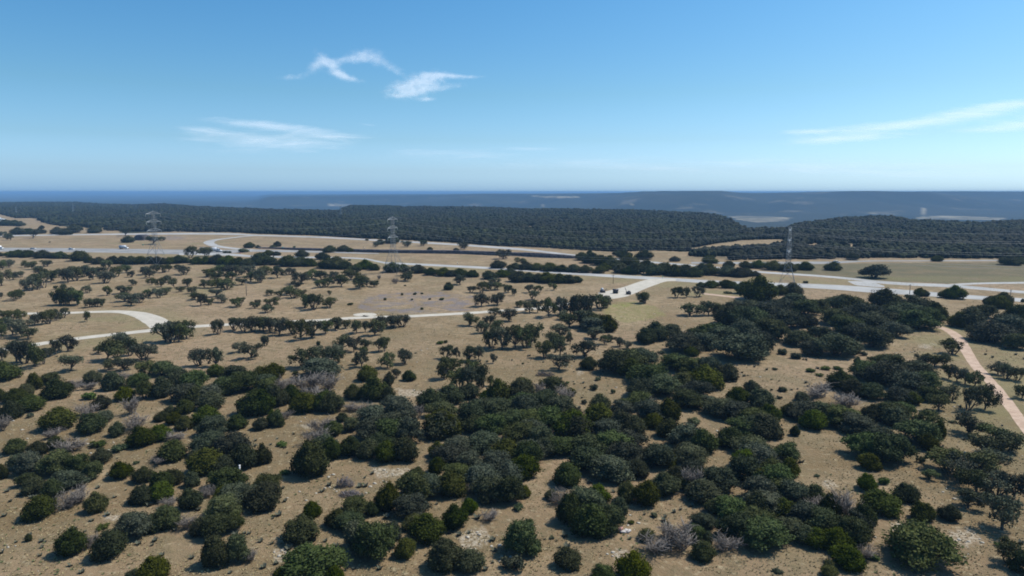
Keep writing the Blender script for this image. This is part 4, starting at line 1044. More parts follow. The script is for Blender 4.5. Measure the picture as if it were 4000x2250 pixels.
# ------------------------------------------------------------------ tufts and stones between the trees
def blocked(x, y):
    g = {}
    for a, b_, r_ in planted: g.setdefault((int(a // 8), int(b_ // 8)), []).append((a, b_, r_))
    out = np.zeros(len(x), bool)
    for i in range(len(x)):
        ci, cj = int(x[i] // 8), int(y[i] // 8)
        for di in (-1, 0, 1):
            for dj in (-1, 0, 1):
                for a, b_, r_ in g.get((ci + di, cj + dj), ()):
                    if (a - x[i]) ** 2 + (b_ - y[i]) ** 2 < (r_ * .8) ** 2: out[i] = True
    return out
def scatter(n, d0, d1, r):
    d = d0 * (d1 / d0) ** r.random(n)
    return (r.random(n) * 2 - 1) * d * .80, d
road_polys = [(o.name, np.array([v.co[:2] for v in o.data.vertices])) for o in COL.objects if o.name.split('.')[0] in ('gravel_road', 'gravel_lane', 'dirt_track', 'dirt_path', 'frontage_road', 'driveway_apron')]
def near_road(x, y, dist=3.0):
    out = np.zeros(len(x), bool)
    for _, P_ in road_polys:
        lo, hi = P_.min(0) - dist, P_.max(0) + dist
        cand = np.where((x > lo[0]) & (x < hi[0]) & (y > lo[1]) & (y < hi[1]))[0]
        for c0 in range(0, len(cand), 2000):
            cc = cand[c0:c0 + 2000]
            dd = ((x[cc, None] - P_[None, :, 0]) ** 2 + (y[cc, None] - P_[None, :, 1]) ** 2).min(1)
            out[cc] |= dd < dist ** 2
    return out
def tufts(name, n, d0, d1, size, mt, label, cat, seed, nscale, thr, h=1.0, blades=5):
    r = np.random.default_rng(seed)
    x, y = scatter(n, d0, d1, r)
    k = fbm(x / nscale, y / nscale, seed, 3) > thr
    x, y = x[k], y[k]
    k = ~(blocked(x, y) | near_road(x, y)); x, y = x[k], y[k]
    n = len(x)
    a = r.random((n, blades)) * 6.283
    s = size * (.5 + r.random((n, 1))) * (.7 + .6 * r.random((n, blades)))
    ox, oy = np.cos(a), np.sin(a)
    wx, wy = -oy * s * .42, ox * s * .42
    bx, by = x[:, None] + ox * s * .15, y[:, None] + oy * s * .15
    tx, ty = x[:, None] + ox * s * .75, y[:, None] + oy * s * .75
    z0 = np.zeros_like(bx)
    Vv = np.stack((np.stack((bx - wx, by - wy, z0), -1), np.stack((bx + wx, by + wy, z0), -1), np.stack((tx, ty, s * h), -1)), 2).reshape(-1, 3)
    Fc = np.arange(len(Vv)).reshape(-1, 3)
    tag(link(name, raw_mesh(name, Vv, [Fc], mt)), label, cat, None, 'stuff')
M['dry_grass'] = plain('dry_grass', (.30, .235, .125), .95, nscale=.2, var=.3)
M['weed'] = plain('green_weeds', (.085, .10, .035), .9, nscale=.2, var=.3)
tufts('dry_grass', 60000, 82, 420, .17, M['dry_grass'], 'dry tan grass tufts covering the pasture', 'grass', 5, 18, .36, .7)
tufts('weeds', 7000, 82, 330, .26, M['weed'], 'small green weeds sprinkled over the dry grass', 'weeds', 8, 14, .60, .6)
M['scrub'] = plain('grey_green_scrub', (.075, .080, .055), .9, nscale=.3, var=.4)
tufts('low_scrub', 1000, 84, 215, .50, M['scrub'], 'low grey green scrub and dead brush between the junipers', 'scrub', 12, 22, .50, .75, 16)
def stones():
    r = np.random.default_rng(19)
    x, y = scatter(16000, 82, 330, r)
    px, py = to_px(x, y, 0 * x)
    inpale = np.zeros(len(x), bool)
    for p in P_PALE: inpale |= inside(p, px, py)
    k = inpale & (r.random(len(x)) < .8) | ((fbm(x / 9, y / 9, 91, 3) > .66) & (r.random(len(x)) < .35))
    x, y = x[k], y[k]
    k = ~(blocked(x, y) | near_road(x, y, 2)); x, y = x[k], y[k]
    n = len(x); v, f = ICO0
    s = .10 + .22 * r.random(n) ** 2
    vv = v[None] * (1 + .5 * (r.random((n, 12, 1)) - .5)) * s[:, None, None] * np.array((1.2, 1.0, .5))
    vv[:, :, 0] += x[:, None]; vv[:, :, 1] += y[:, None]; vv[:, :, 2] += (s * .15)[:, None]
    Fc = (f[None] + (np.arange(n) * 12)[:, None, None]).reshape(-1, 3)
    tag(link('stones', raw_mesh('stones', vv.reshape(-1, 3), [Fc], plain('pale_limestone', (.38, .34, .28), .9, nscale=1.0, var=.2))), 'scattered pale limestone stones lying in the grass', 'stones', None, 'stuff')
stones()

# ------------------------------------------------------------------ dark rock bank along the road cut
def bank(name, rows, label, back=7.0):
    r_ = smooth_line(np.array(rows, float), 22)
    n = len(r_)
    V = []
    for i, (x, a, b_) in enumerate(r_):
        g = gp(x, b_); H = max((b_ - a) * depth_of(g) / F, .25)
        dirn = g[:2] / np.linalg.norm(g[:2])
        for j, (f_, h_) in enumerate(((-.3, -.3), (0, .0), (.25, .33), (.5, .66), (.8, 1.0), (back * .55, 1.03), (back, .4), (back + 2.5, -.3))):
            nz = (fbm(i / 2.1, j * 1.7, 15, 3) - .5)
            off = f_ + (nz * 1.1 if 0 < j < 5 else 0)
            V.append((g[0] + dirn[0] * off, g[1] + dirn[1] * off, max(h_ * H + (nz * .35 if 1 < j < 6 else 0), -.3)))
    i = np.arange(n * 8).reshape(n, 8)
    f = np.stack((i[:-1, :-1], i[1:, :-1], i[1:, 1:], i[:-1, 1:]), -1).reshape(-1, 4)
    caps = []
    m, t, b = mat('dark_rock'); q = NT(t)
    pos = q.n('NewGeometry').outputs['Position']
    c = q.mix(q.ramp(q.noise(pos, .5, 5, .7), .35, .65), (.035, .030, .034), (.105, .085, .088))
    q.l(c, b.inputs['Base Color']); b.inputs['Roughness'].default_value = .9
    q.bump(q.noise(pos, 1.2, 4, .7), .8, .6, b)
    me = raw_mesh(name, V, [f], m)
    tag(link(name, me), label, 'rock bank')
bank('rock_bank', [(1008, 967, 971), (1080, 967, 973), (1155, 969, 977), (1300, 972, 981), (1427, 975, 986), (1560, 977, 989), (1776, 979, 992), (1932, 984, 998), (2020, 987, 1000), (2072, 988, 1004), (2160, 993, 1008), (2256, 1001, 1010)], 'long dark purple brown rock bank between the carriageways')
bank('dirt_mound', [(520, 935, 938), (527, 925, 938), (537, 919, 939), (560, 918, 939), (578, 919, 938), (592, 932, 938)], 'dark purple brown dirt mound beside the far carriageway', 14)

# ------------------------------------------------------------------ pylons and wires
M['steel'] = plain('galvanised_steel', (.26, .28, .30), .5, .35, nscale=.5, var=.1)
M['steel_dull'] = plain('dull_steel', (.20, .22, .24), .6, .3, nscale=.5, var=.15)
M['wire'] = plain('aluminium_wire', (.30, .31, .32), .45, .6)
M['glass_ins'] = plain('insulator', (.35, .38, .38), .3)
def bar(mb, a, b_, w=.16): mb.tube([a, b_], w * .5, 4, False)
LEVELS = [(0, 5.3), (7.0, 3.7), (13.5, 2.0), (17.5, 1.25), (20.5, 1.18), (23.5, 1.1), (26.5, 1.02), (29.5, .95), (32.5, .85), (35.0, .75), (37.0, .10)]
def corner(z, k):
    w = np.interp(z, [l[0] for l in LEVELS], [l[1] for l in LEVELS])
    sx, sy = ((1, 1), (-1, 1), (-1, -1), (1, -1))[k]
    return np.array((sx * w, sy * w, z))
ARMZ = (23.4, 29.4, 34.9)
def make_pylon(loc, rz, sc, label, parts=True):
    t = thing('pylon', label, 'pylon', loc, rz, 'steel lattice pylons of the near power line')
    t.scale = (sc, sc, sc)
    zs = [l[0] for l in LEVELS]
    for k in range(4):
        mb = MB(); mb.tube([corner(z, k) for z in zs[:4]], [.12, .11, .10, .10], 4); mb.build('leg', M['steel_dull'], t)
    mb = MB()
    for k in range(4):
        mb.tube([corner(z, k) for z in zs[3:]], .10, 4)
        k2 = (k + 1) % 4
        for i in range(len(zs) - 1):
            z0, z1 = zs[i], zs[i + 1]
            if i >= 3 and i < 9:
                zm = (z0 + z1) / 2
                for p, q_ in ((z0, zm), (zm, z1)):
                    bar(mb, corner(p, k), corner(q_, k2), .11); bar(mb, corner(p, k2), corner(q_, k), .11)
                bar(mb, corner(zm, k), corner(zm, k2), .10)
            else:
                bar(mb, corner(z0, k), corner(z1, k2), .11); bar(mb, corner(z0, k2), corner(z1, k), .11)
            bar(mb, corner(z1, k), corner(z1, k2), .12)
    mb.build('lattice_body', M['steel_dull'], t)
    for az in ARMZ:
        mb = MB(); L = 6.4
        for s in (-1, 1):
            tip = np.array((s * L, 0, az))
            w = np.interp(az, [l[0] for l in LEVELS], [l[1] for l in LEVELS])
            for sy in (-1, 1):
                p0 = np.array((s * w, sy * w, az)); p1 = np.array((s * w, sy * w, az + 1.5))
                bar(mb, p0, tip, .20); bar(mb, p1, tip, .18)
                for f_ in (.25, .5, .75):
                    bar(mb, p0 * (1 - f_) + tip * f_, p1 * (1 - f_ + .12) + tip * (f_ - .12), .12)
            for f_ in (.2, .4, .6, .8):
                a_ = np.array((s * w, w, az)) * (1 - f_) + tip * f_; b2 = np.array((s * w, -w, az)) * (1 - f_) + tip * f_
                bar(mb, a_, b2, .12); bar(mb, a_, np.array((s * w, -w, az)) * (1 - f_ - .18) + tip * (f_ + .18), .12)
        arm = mb.build('cross_arm', M['steel'], t)
        for s in (-1, 1):
            mb = MB(); mb.tube([(s * 6.4, 0, az), (s * 6.4, 0, az - 1.8)], .06, 5)
            for j in range(6): mb.tube([(s * 6.4, 0, az - .35 - .25 * j), (s * 6.4, 0, az - .45 - .25 * j)], .16, 6)
            mb.build('insulator', M['glass_ins'], arm)
    return t
TOW = [(gp(-1700, 1000)[:2] * 0 + np.array((-425, 531)), 1.0), (gp(612, 1032)[:2], 1.0), (gp(1538, 1067)[:2], .95), (gp(3072, 1148)[:2], .90), (np.array((345., 240.)), 1.0)]
names = [None, 'left pylon, tall lattice tower beside the highway truck', 'middle pylon, lattice tower before the rock bank', 'right pylon, nearest and seen end on, straddling the frontage road verge', None]
dirs = []
for i, (p, s) in enumerate(TOW):
    a = TOW[max(i - 1, 0)][0]; b_ = TOW[min(i + 1, 4)][0]
    d = b_ - a; dirs.append(math.atan2(d[1], d[0]))
for i, (p, s) in enumerate(TOW):
    if names[i]: make_pylon((p[0], p[1], 0), dirs[i] + math.pi / 2, s, names[i])
side_w = ['far side', 'near side']
for li, az in enumerate(ARMZ + (37.0,)):
    for si, s in enumerate((-1, 1) if li < 3 else (0,)):
        mb = MB()
        for i in range(4):
            P_ = []
            for j in (i, i + 1):
                p, sc = TOW[j]; a = dirs[j] + math.pi / 2
                zz = (az - (1.85 if li < 3 else 0)) * sc + (7 if j == 4 else 0)
                P_.append(np.array((p[0] + math.cos(a) * 6.4 * s * sc, p[1] + math.sin(a) * 6.4 * s * sc, zz)))
            pts = [P_[0] * (1 - t) + P_[1] * t - np.array((0, 0, 4 * 6.0 * t * (1 - t))) for t in np.linspace(0, 1, 25)]
            mb.tube(pts, .035, 3, False)
        lv = ['lowest', 'middle', 'upper', 'top'][li]
        tag(mb.build('power_cable', M['wire']), (f'{lv} cable on the {side_w[si]} of the pylons' if li < 3 else 'top ground cable joining the pylon tips'), 'cable', 'cables strung between the pylons')

def far_pylon(px, pyb, pyt, label):
    D_ = 1500.0
    g = gp(px, pyb)
    if g[1] > 2500 or g[1] < 0: g = np.array(((px - 2000) / F * 1.0098 * 1900, 1900., 0))
    gz = float(terrain(g[0], g[1])); s = (pyb - pyt) * depth_of(g) / F / 37.0
    mb = MB()
    zs = [l[0] for l in LEVELS]
    for k in range(4):
        mb.tube([corner(z, k) for z in zs], .22, 4); k2 = (k + 1) % 4
        for i in range(len(zs) - 1):
            bar(mb, corner(zs[i], k), corner(zs[i + 1], k2), .2); bar(mb, corner(zs[i], k2), corner(zs[i + 1], k), .2)
    for az in ARMZ: bar(mb, (-6.5, 0, az), (6.5, 0, az), .55)
    o = mb.build('distant_pylon', M['steel'])
    o.location = (g[0], g[1], gz); o.scale = (s, s, s); o.rotation_euler = (0, 0, .4)
    tag(o, label, 'pylon', 'distant pylons over the woods')
far_pylon(64, 838, 808, 'distant thin pylon above the white house, furthest left')
far_pylon(287, 838, 796, 'distant pale pylon rising from the woods at left')
far_pylon(1332, 850, 803, 'faint distant pylon rising from the woods left of centre')

# ------------------------------------------------------------------ vehicles
def paint(name, col, rough=.35): return plain(name, col, rough, .1, nscale=.4, var=.03)
M['white_paint'] = paint('white_paint', (.78, .78, .78)); M['silver'] = paint('silver_paint', (.45, .47, .50)); M['grey_box'] = paint('grey_panel', (.42, .45, .50), .5)
M['tyre'] = plain('tyre_rubber', (.02, .02, .02), .8); M['win'] = plain('dark_glass', (.02, .025, .03), .08, 0, var=.0)
M['dark_metal'] = plain('dark_metal', (.045, .042, .05), .5, .2); M['lamp'] = plain('lamp_glass', (.6, .58, .5), .2); M['tail'] = plain('tail_lamp', (.35, .02, .02), .3)
def wheels(t, xs, w, r=.34):
    for x in xs:
        for s in (-1, 1):
            mb = MB(); mb.tube([(x, s * (w - .22), r), (x, s * w, r)], r, 14); wh = mb.build('wheel', M['tyre'], t)
            mb = MB(); mb.tube([(x, s * (w - .02), r), (x, s * (w + .02), r)], r * .55, 10); mb.build('rim', M['silver'], wh)
def car(loc, rz, mt, label, L=4.8, suv=False):
    t = thing('car', label, 'car', loc, rz, 'cars and trucks on the highway')
    h = 1.75 if suv else 1.45
    mb = MB(); mb.prism([(-L / 2, .3), (L / 2, .3), (L / 2, .75), (L / 2 - .2, .9), (L / 2 - 1.2, 1.0), (-L / 2 + .6, 1.0), (-L / 2, .9)], -.9, .9)
    mb.build('body', mt, t)
    mb = MB(); mb.prism([(L / 2 - 1.25, .995), (L / 2 - 2.0, h), (-L / 2 + (.35 if suv else .9), h), (-L / 2 + .12, .995)], -.78, .78); cb = mb.build('cabin', mt, t)
    for s in (-1, 1):
        mb = MB(); mb.prism([(L / 2 - 1.5, 1.03), (L / 2 - 2.05, h - .1), (-L / 2 + (.5 if suv else 1.0), h - .1), (-L / 2 + .4, 1.03)], s * .782, s * .80); mb.build('side_window', M['win'], t)
        mb = MB(); mb.box((L / 2 - .02, s * .65, .68), (.06, .35, .16)); mb.build('headlight', M['lamp'], t)
        mb = MB(); mb.box((-L / 2 + .02, s * .68, .8), (.06, .28, .18)); mb.build('tail_light', M['tail'], t)
    mb = MB(); mb.add([(L / 2 - 1.30, -.7, 1.04), (L / 2 - 1.30, .7, 1.04), (L / 2 - 1.97, .66, h - .04), (L / 2 - 1.97, -.66, h - .04)], f4=[(0, 1, 2, 3)]); mb.v[-1] = mb.v[-1] + np.array((.02, 0, .02)); mb.build('windshield', M['win'], t)
    wheels(t, (L / 2 - .9, -L / 2 + .85), .91)
def truck(loc, rz, label, box_mt, cab_mt, Lb, hb, semi=False):
    t = thing('truck', label, 'truck', loc, rz, 'cars and trucks on the highway')
    mb = MB(); mb.box((-.2, 0, 1.05 + hb / 2), (Lb, 2.5, hb)); mb.build('cargo_box', box_mt, t)
    mb = MB(); mb.box((1.0, 0, .85), (Lb + 3.0, 1.1, .3)); mb.build('chassis', M['dark_metal'], t)
    x0 = Lb / 2 + .1
    mb = MB()
    if semi: mb.prism([(x0 + .9, .5), (x0 + 4.6, .5), (x0 + 4.6, 1.5), (x0 + 2.9, 1.75), (x0 + 2.3, 2.9), (x0 + .9, 3.2)], -1.15, 1.15)
    else: mb.prism([(x0, .5), (x0 + 2.2, .5), (x0 + 2.2, 1.3), (x0 + 1.4, 1.45), (x0 + .9, 2.3), (x0, 2.4)], -1.1, 1.1)
    mb.build('cab', cab_mt, t)
    for s in (-1, 1):
        mb = MB()
        a = x0 + (1.5 if semi else .3); mb.box((a + .35, s * (1.165 if semi else 1.115), 2.25 if semi else 1.85), (.8, .03, .6)); mb.build('side_window', M['win'], t)
    mb = MB()
    if semi: mb.add([(x0 + 2.9, -1, 1.8), (x0 + 2.9, 1, 1.8), (x0 + 2.38, 1, 2.8), (x0 + 2.38, -1, 2.8)], f4=[(0, 1, 2, 3)])
    else: mb.add([(x0 + 1.43, -.9, 1.48), (x0 + 1.43, .9, 1.48), (x0 + .96, .9, 2.25), (x0 + .96, -.9, 2.25)], f4=[(0, 1, 2, 3)])
    mb.build('windshield', M['win'], t)
    wheels(t, ((-Lb / 2 + .9, -Lb / 2 + 2.0, x0 + .6, x0 + 1.5, x0 + 3.9) if semi else (-Lb / 2 + 1.1, x0 + 1.3)), 1.2, .5)
def heading(x0, y0, x1, y1):
    a, b_ = gp(x0, y0), gp(x1, y1); return math.atan2(b_[1] - a[1], b_[0] - a[0])
hw = heading(0, 976, 543, 981)
g = gp(130, 974); car((g[0], g[1], .02), hw, M['silver'], 'silver car on the highway, second vehicle from the left edge')
g = gp(280, 976); car((g[0], g[1], .02), hw, M['white_paint'], 'white car on the highway left of the short box truck', suv=True)
g = gp(480, 973); truck((g[0], g[1], .02), hw, 'short truck with a grey box and bright white front on the highway', M['grey_box'], M['white_paint'], 5.2, 2.2)
g = gp(815, 984); truck((g[0], g[1], .02), hw - .03, 'long grey semi trailer truck half hidden by roadside trees', M['grey_box'], M['silver'], 14.0, 2.75, True)
g = gp(-6, 974); truck((g[0], g[1], .02), hw, 'pale truck cut off by the left edge of the highway', M['white_paint'], M['white_paint'], 4.4, 2.2)
g = gp(3268, 1028); car((g[0], g[1], .02), .1, M['silver'], 'pale car on the thin far road right of the right pylon', suv=True)

def machine(px, py, rz, kind, label):
    g = gp(px, py)
    t = thing('machine', label, 'machine', (g[0], g[1], .03), rz, 'dark machines parked on the driveway')
    mb = MB(); mb.box((0, 0, .95), (2.5, 1.5, .8), taper=.92); mb.build('body', M['dark_metal'], t)
    for s in (-1, 1):
        mb = MB(); mb.prism([(-1.2, .12), (-1.0, 0), (1.0, 0), (1.2, .12), (1.2, .45), (1.0, .58), (-1.0, .58), (-1.2, .45)], s * .55, s * .95); mb.build('track', M['tyre'], t)
    if kind == 0:
        mb = MB(); mb.box((-.3, 0, 1.8), (1.2, 1.2, .95), taper=.85); mb.build('cab', M['silver'], t)
        mb = MB(); mb.tube([(1.2, 0, 1.1), (1.9, 0, 1.9), (2.3, 0, 1.1)], .12, 6); mb.build('arm', M['dark_metal'], t)
    elif kind == 1:
        mb = MB(); mb.box((0, 0, 1.72), (2.6, 1.7, .70), taper=1.08); mb.build('hopper', M['dark_metal'], t)
        mb = MB(); mb.tube([(1.25, 0, .8), (2.1, 0, .6)], .07, 5); mb.build('tow_bar', M['dark_metal'], t)
    else:
        mb = MB(); mb.tube([(-1.0, 0, 1.2), (-1.45, 0, 2.6), (-1.9, 0, 3.5)], [.16, .14, .10], 6); mb.build('arm', M['dark_metal'], t)
        mb = MB(); mb.box((.3, 0, 1.55), (1.3, 1.2, .4), taper=.8); mb.build('seat_deck', M['dark_metal'], t)
machine(2354, 1143, .1, 0, 'dark machine with pale top at the left end of the driveway')
machine(2404, 1146, .05, 1, 'boxy dark machine in the middle of the driveway row')
machine(2455, 1150, -.1, 2, 'low dark machine with a raised arm, nearest the right')

# ------------------------------------------------------------------ white house, poles, signs, fallen wood
def house():
    D_ = 1180.0; x = (10 - 2000) / F * 1.0098 * D_
    z = float(terrain(x, D_))
    t = thing('house', 'white house with pale metal roof on the hill at the left edge', 'house', (x, D_, z), .15)
    w_ = plain('white_wall', (.75, .75, .73), .7); r_ = plain('pale_roof', (.62, .66, .68), .4, .3)
    mb = MB(); mb.box((0, 0, 1.6), (17, 9, 3.2)); mb.box((11.5, -.5, 1.3), (6.2, 6.5, 2.6)); wl = mb.build('wall', w_, t)
    mb = MB(); mb.prism([(-9.2, 3.2), (9.2, 3.2), (5.5, 6.4), (-5.5, 6.4)], -5.0, 5.0); rf = mb.build('roof', r_, t)
    mb = MB(); mb.prism([(8.3, 2.62), (15.2, 2.62), (13, 4.2), (8.3, 4.4)], -4.2, 3.2); mb.build('side_roof', r_, t)
    mb = MB(); mb.box((4, .5, 6.9), (.9, .9, 1.4)); mb.build('chimney', w_, rf)
    for xx in (-6, -2.5, 2.5, 6):
        mb = MB(); mb.box((xx, -4.52, 1.8), (1.3, .06, 1.2)); f_ = mb.build('window', M['win'], t)
    mb = MB(); mb.box((0, -4.52, 1.1), (1.1, .08, 2.2)); mb.build('door', M['dark_metal'], t)
house()
M['wood'] = plain('weathered_wood', (.12, .10, .085), .9)
def pole(px, pyb, pyt, label):
    g = gp(px, pyb); H = (pyb - pyt) * depth_of(g) / F
    t = thing('utility_pole', label, 'pole', (g[0], g[1], 0), .3, 'thin wooden poles')
    mb = MB(); mb.tube([(0, 0, -.2), (0, 0, H)], [.17, .12], 8); mb.build('post', M['wood'], t)
    mb = MB(); mb.box((0, .05, H - .5), (1.8, .12, .14)); mb.build('crossbar', M['wood'], t)
pole(2395, 1108, 1072, 'thin pole left of the driveway mouth')
pole(963, 1155, 1100, 'thin pole standing in the upper pasture above the roadside oaks')
pole(3553, 1150, 1110, 'thin pole beside the road left of two round bushes')
pole(3946, 1163, 1130, 'rightmost thin pole beside the road')
pole(3405, 1149, 1130, 'short thin pole at the frontage road edge')
pole(2732, 1160, 1120, 'thin pole beside the oak near the dirt path')
pole(1573, 1045, 1022, 'short thin pole right of the middle pylon')
def sign(px, pyb, w, h, col, label, ph=None):
    g = gp(px, pyb); s = depth_of(g) / F
    t = thing('road_sign', label, 'sign', (g[0], g[1], 0), 0, 'small road signs')
    H = h * s
    mb = MB(); mb.tube([(0, 0, -.1), (0, 0, H + 1.0)], .06, 6); mb.build('post', M['steel_dull'], t)
    mb = MB(); mb.box((0, -.08, H * .5 + 1.0), (w * s, .05, H)); mb.build('panel', plain('sign_paint', col, .5, var=.02), t)
sign(559, 962, 6, 4, (.12, .35, .22), 'green road sign between the box truck and the left pylon')
sign(1105, 974, 5, 6, (.10, .40, .35), 'teal green road sign at the start of the rock bank')
sign(1423, 977, 4, 7, (.75, .55, .35), 'pale orange sign beside the rock bank')
sign(1787, 1035, 4, 4, (.70, .65, .5), 'small pale sign on the grass above the frontage road')
sign(939, 995, 5, 3, (.7, .3, .25), 'small reddish sign below the ramp')
sign(2588, 1090, 3, 5, (.15, .4, .25), 'small green sign opposite the driveway mouth')
# white marker post in the thicket
g = gp(937, 1845)
t = thing('marker_post', 'short white post standing at the foot of the left thicket', 'post', (g[0], g[1], 0))
mb = MB(); mb.tube([(0, 0, -.1), (0, 0, 1.25)], .16, 8); mb.build('post', M['white_paint'], t)
mb = MB(); mb.tube([(0, 0, 1.25), (0, 0, 1.36)], .2, 8); mb.build('cap', M['white_paint'], t)
# pale rubble with a red slab
def rubble():
    r = np.random.default_rng(4)
    g = gp(2433, 2078)
    t = thing('rubble_heap', 'small heap of white and pink slabs beside the dark clump', 'rubble', (g[0], g[1], 0))
    for i in range(7):
        mb = MB(); mb.box((0, 0, 0), (.5 + .4 * r.random(), .35 + .25 * r.random(), .14 + .10 * r.random()), taper=.8)
        o = mb.build('slab', plain('pink_slab' if i < 2 else 'white_slab', (.50, .27, .22) if i < 2 else (.42, .39, .38), .8), t)
        o.location = ((-.8 + .35 * i if i > 1 else -.75 + .4 * i) * .65, r.normal() * .2, .12 + .1 * r.random() + (.25 if i < 2 else 0)); o.rotation_euler = (r.normal() * .2, r.normal() * .25, r.random() * 3)
rubble()
def brush(px, py, wpx, hpx, label, dark, seed, name='brush_pile', cat='brush pile'):
    r = np.random.default_rng(seed); g = gp(px, py); s = depth_of(g) / F
    W, H = wpx * s, max(hpx * s * .8, .5)
    t = thing(name, label, cat, (g[0], g[1] + W * .15, 0))
    mt = M['dark_brush'] if dark else M['dry_twig']
    mb = MB()
    for i in range(7):
        a = r.random() * 3.14; L = W * (.25 + .3 * r.random()); c = np.array((r.normal() * W * .16, r.normal() * W * .10, H * (.15 + .5 * r.random())))
        d = np.array((math.cos(a) * L / 2, math.sin(a) * L * .3, r.normal() * .1 * H)); limb(mb, c - d, c + d, .10, .05, r, .08, 3, 5)
    mb.build('logs', mt, t)
    mb = MB()
    for i in range(420):
        q_ = r.random() ** .5; a = r.random() * 6.28
        c = np.array((math.cos(a) * q_ * W * .48, math.sin(a) * q_ * W * .25, H * r.random() * (1.15 - q_)))
        d = unit(1, r)[0] * (.25 + .45 * r.random()); d[2] = abs(d[2]) * .6
        limb(mb, c, c + d, .03, .014, r, .1, 2, 3)
    mb.build('branches', mt, t)
M['dark_brush'] = plain('charred_wood', (.05, .045, .055), .9, nscale=1.2, var=.4)
brush(2130, 1470, 82, 22, 'black brush pile lying on the bare field beside the umbrella oak', True, 5)
brush(1346, 1905, 72, 66, 'grey dead tree top standing on the dry clearing', False, 6, 'fallen_tree', 'dead tree')
brush(1365, 1942, 95, 32, 'grey fallen branches lying just below the dead tree top', False, 7, 'fallen_tree', 'dead tree')
brush(3875, 1182, 60, 16, 'flat grey brush pile near the right end of the frontage road', False, 8)

# ------------------------------------------------------------------ clouds (high wisps, each a curved sheet of ice cloud)
m, t, b = mat('cloud_wisp'); q = NT(t)
tc = q.n('TexCoord').outputs['UV']
mp = q.n('Mapping'); q.l(tc, mp.inputs[0]); mp.inputs['Scale'].default_value = (1, 1, 1)
warp = q.n('TexNoise'); warp.inputs['Scale'].default_value = 2.2; warp.inputs['Detail'].default_value = 3; q.l(tc, warp.inputs[0])
vm = q.n('VectorMath', operation='MULTIPLY_ADD'); q.l(warp.outputs['Color'], vm.inputs[0]); vm.inputs[1].default_value = (.55, .55, 0); q.l(tc, vm.inputs[2])
n1 = q.noise(vm.outputs[0], 3.6, 8, .66)
dn = q.attr('dens')
al = q.ramp(q.m('ADD', q.m('MULTIPLY', dn, .85), q.m('MULTIPLY', q.m('SUBTRACT', n1, .5), 1.35)), .02, 1.45)
al = q.m('MULTIPLY', al, q.ramp(dn, .02, .30))
al = q.m('MULTIPLY', al, .52)
df = q.n('BsdfTranslucent'); df.inputs[0].default_value = (.95, .96, 1, 1)
d2 = q.n('BsdfDiffuse'); d2.inputs[0].default_value = (.95, .96, 1, 1)
mx0 = q.n('MixShader'); mx0.inputs[0].default_value = .3; q.l(df.outputs[0], mx0.inputs[1]); q.l(d2.outputs[0], mx0.inputs[2])
tp = q.n('BsdfTransparent'); mx = q.n('MixShader'); q.l(al, mx.inputs[0]); q.l(tp.outputs[0], mx.inputs[1]); q.l(mx0.outputs[0], mx.inputs[2])
q.l(mx.outputs[0], t.nodes['Material Output'].inputs[0])
M['cloud'] = m
def cloud(box, puffs, label, uvs, alt=2600.0, nx_=150, ny_=60):
    x0, y0, x1, y1 = box
    gx, gy = np.meshgrid(np.linspace(x0, x1, nx_), np.linspace(y0, y1, ny_))
    dens = np.zeros_like(gx)
    for cx, cy_, rx, ry, ang, w in puffs:
        a = R(ang); dx, dy = gx - cx, gy - cy_
        u = (dx * math.cos(a) + dy * math.sin(a)) / rx; v = (-dx * math.sin(a) + dy * math.cos(a)) / ry
        dens += w * np.exp(-(u * u + v * v))
    ed = np.minimum(np.minimum(gx - x0, x1 - gx) / (x1 - x0), np.minimum(gy - y0, y1 - gy) / (y1 - y0))
    dens = np.clip(dens, 0, 1.15) * sstep(0, .12, ed)
    V = np.array([gp(a, b_, alt) for a, b_ in zip(gx.ravel(), gy.ravel())])
    V[:, 2] = alt + 25 * (fbm(V[:, 0] / 900, V[:, 1] / 2500, 13, 3) - .5)
    i = np.arange(nx_ * ny_).reshape(ny_, nx_)
    f = np.stack((i[:-1, :-1], i[:-1, 1:], i[1:, 1:], i[1:, :-1]), -1).reshape(-1, 4)
    me = raw_mesh('cloud', V, [f], M['cloud'], smooth=True, attrs={'dens': dens.ravel()})
    uv = me.uv_layers.new(name='UVMap')
    U = np.column_stack((gx.ravel() * uvs[0], gy.ravel() * uvs[1]))
    uv.data.foreach_set('uv', U[f.ravel()].astype(np.float32).ravel())
    o = link('cloud', me)
    o.visible_shadow = True
    tag(o, label, 'cloud', 'thin white clouds')
cloud((1020, 150, 1640, 370), [(1235, 255, 45, 22, -35, .8), (1300, 262, 70, 20, 40, .9), (1350, 300, 60, 12, 15, .9), (1345, 235, 65, 16, -10, .7), (1430, 212, 55, 22, 10, .7), (1470, 230, 30, 30, 0, .4), (1530, 265, 60, 18, 28, .6), (1135, 302, 55, 12, 0, .55), (1400, 235, 40, 14, 0, .5)],
      'curled wispy white cloud high up left of centre', (.0075, .011))
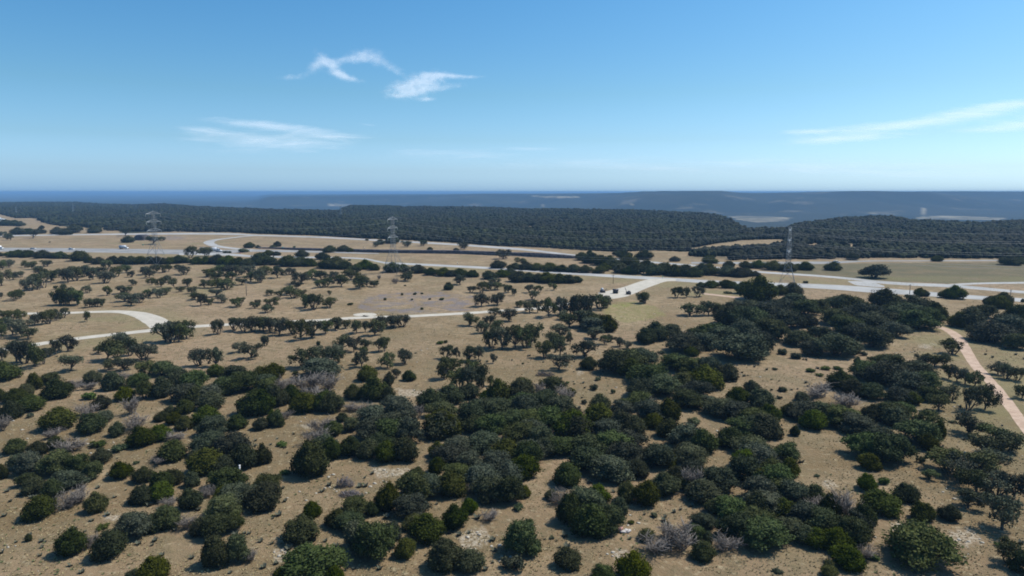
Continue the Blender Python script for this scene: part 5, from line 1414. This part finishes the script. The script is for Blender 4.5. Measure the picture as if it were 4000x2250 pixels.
cloud((1440, 240, 1940, 420), [(1585, 345, 75, 32, -10, 1.0), (1650, 330, 70, 38, -12, .9), (1700, 300, 60, 20, 0, .6), (1765, 297, 80, 9, 3, .8), (1740, 340, 70, 12, -8, .6), (1668, 388, 28, 9, 0, .8), (1560, 375, 50, 10, 0, .5), (1850, 300, 60, 6, 0, .35)],
      'brighter thick wispy cloud, right one of the upper pair', (.0075, .012))
cloud((600, 440, 1560, 640), [(800, 510, 130, 12, 5, .75), (960, 482, 170, 14, 6, .6), (1120, 500, 220, 20, 6, .65), (1000, 545, 230, 26, 3, .62), (1180, 555, 200, 30, 0, .45), (1300, 532, 110, 12, 2, .5), (760, 545, 110, 8, 3, .35), (1000, 585, 250, 18, 0, .3), (1440, 488, 50, 5, 5, .3)],
      'long flat streaky cloud low above the left horizon', (.0022, .016))
cloud((2960, 360, 4200, 620), [(3130, 515, 110, 9, -3, .8), (3300, 540, 230, 16, -4, 1.0), (3440, 500, 260, 16, -4, .8), (3620, 475, 240, 14, -4, .75), (3850, 430, 230, 18, -6, 1.0), (3960, 400, 160, 14, -6, .8), (3780, 450, 120, 8, -3, .6), (3900, 500, 170, 14, -4, .8), (4050, 470, 160, 30, -4, .7)],
      'long streaky white cloud band rising to the right edge', (.0022, .016))
cloud((1300, 560, 4100, 740), [(1700, 600, 400, 22, 0, .34), (2050, 580, 120, 8, 0, .4), (2300, 640, 700, 30, 0, .32), (3300, 650, 700, 30, 0, .36), (3700, 690, 500, 20, 0, .3)],
      'very faint broad veil of cloud just above the horizon', (.0010, .012), nx_=200)

# ------------------------------------------------------------------ air
def haze():
    m = bpy.data.materials.new('air'); m.use_nodes = True
    nt = m.node_tree
    nt.nodes.remove(nt.nodes['Principled BSDF'])
    v = nt.nodes.new('ShaderNodeVolumePrincipled')
    v.inputs['Color'].default_value = (.25, .47, .78, 1)
    v.inputs['Density'].default_value = HAZE_D
    v.inputs['Anisotropy'].default_value = 0.0
    nt.links.new(v.outputs[0], nt.nodes['Material Output'].inputs['Volume'])
    mb = MB(); B = 47500.0
    z0, z1 = float(Z.min()) - 1.0, 59.0
    mb.box((0, 0, (z0 + z1) / 2), (2 * B, 2 * B, z1 - z0))
    tag(mb.build('haze', m), 'thin bluish air haze over the whole landscape', 'haze', None, 'stuff')
HAZE_D = 1.1e-4
haze()
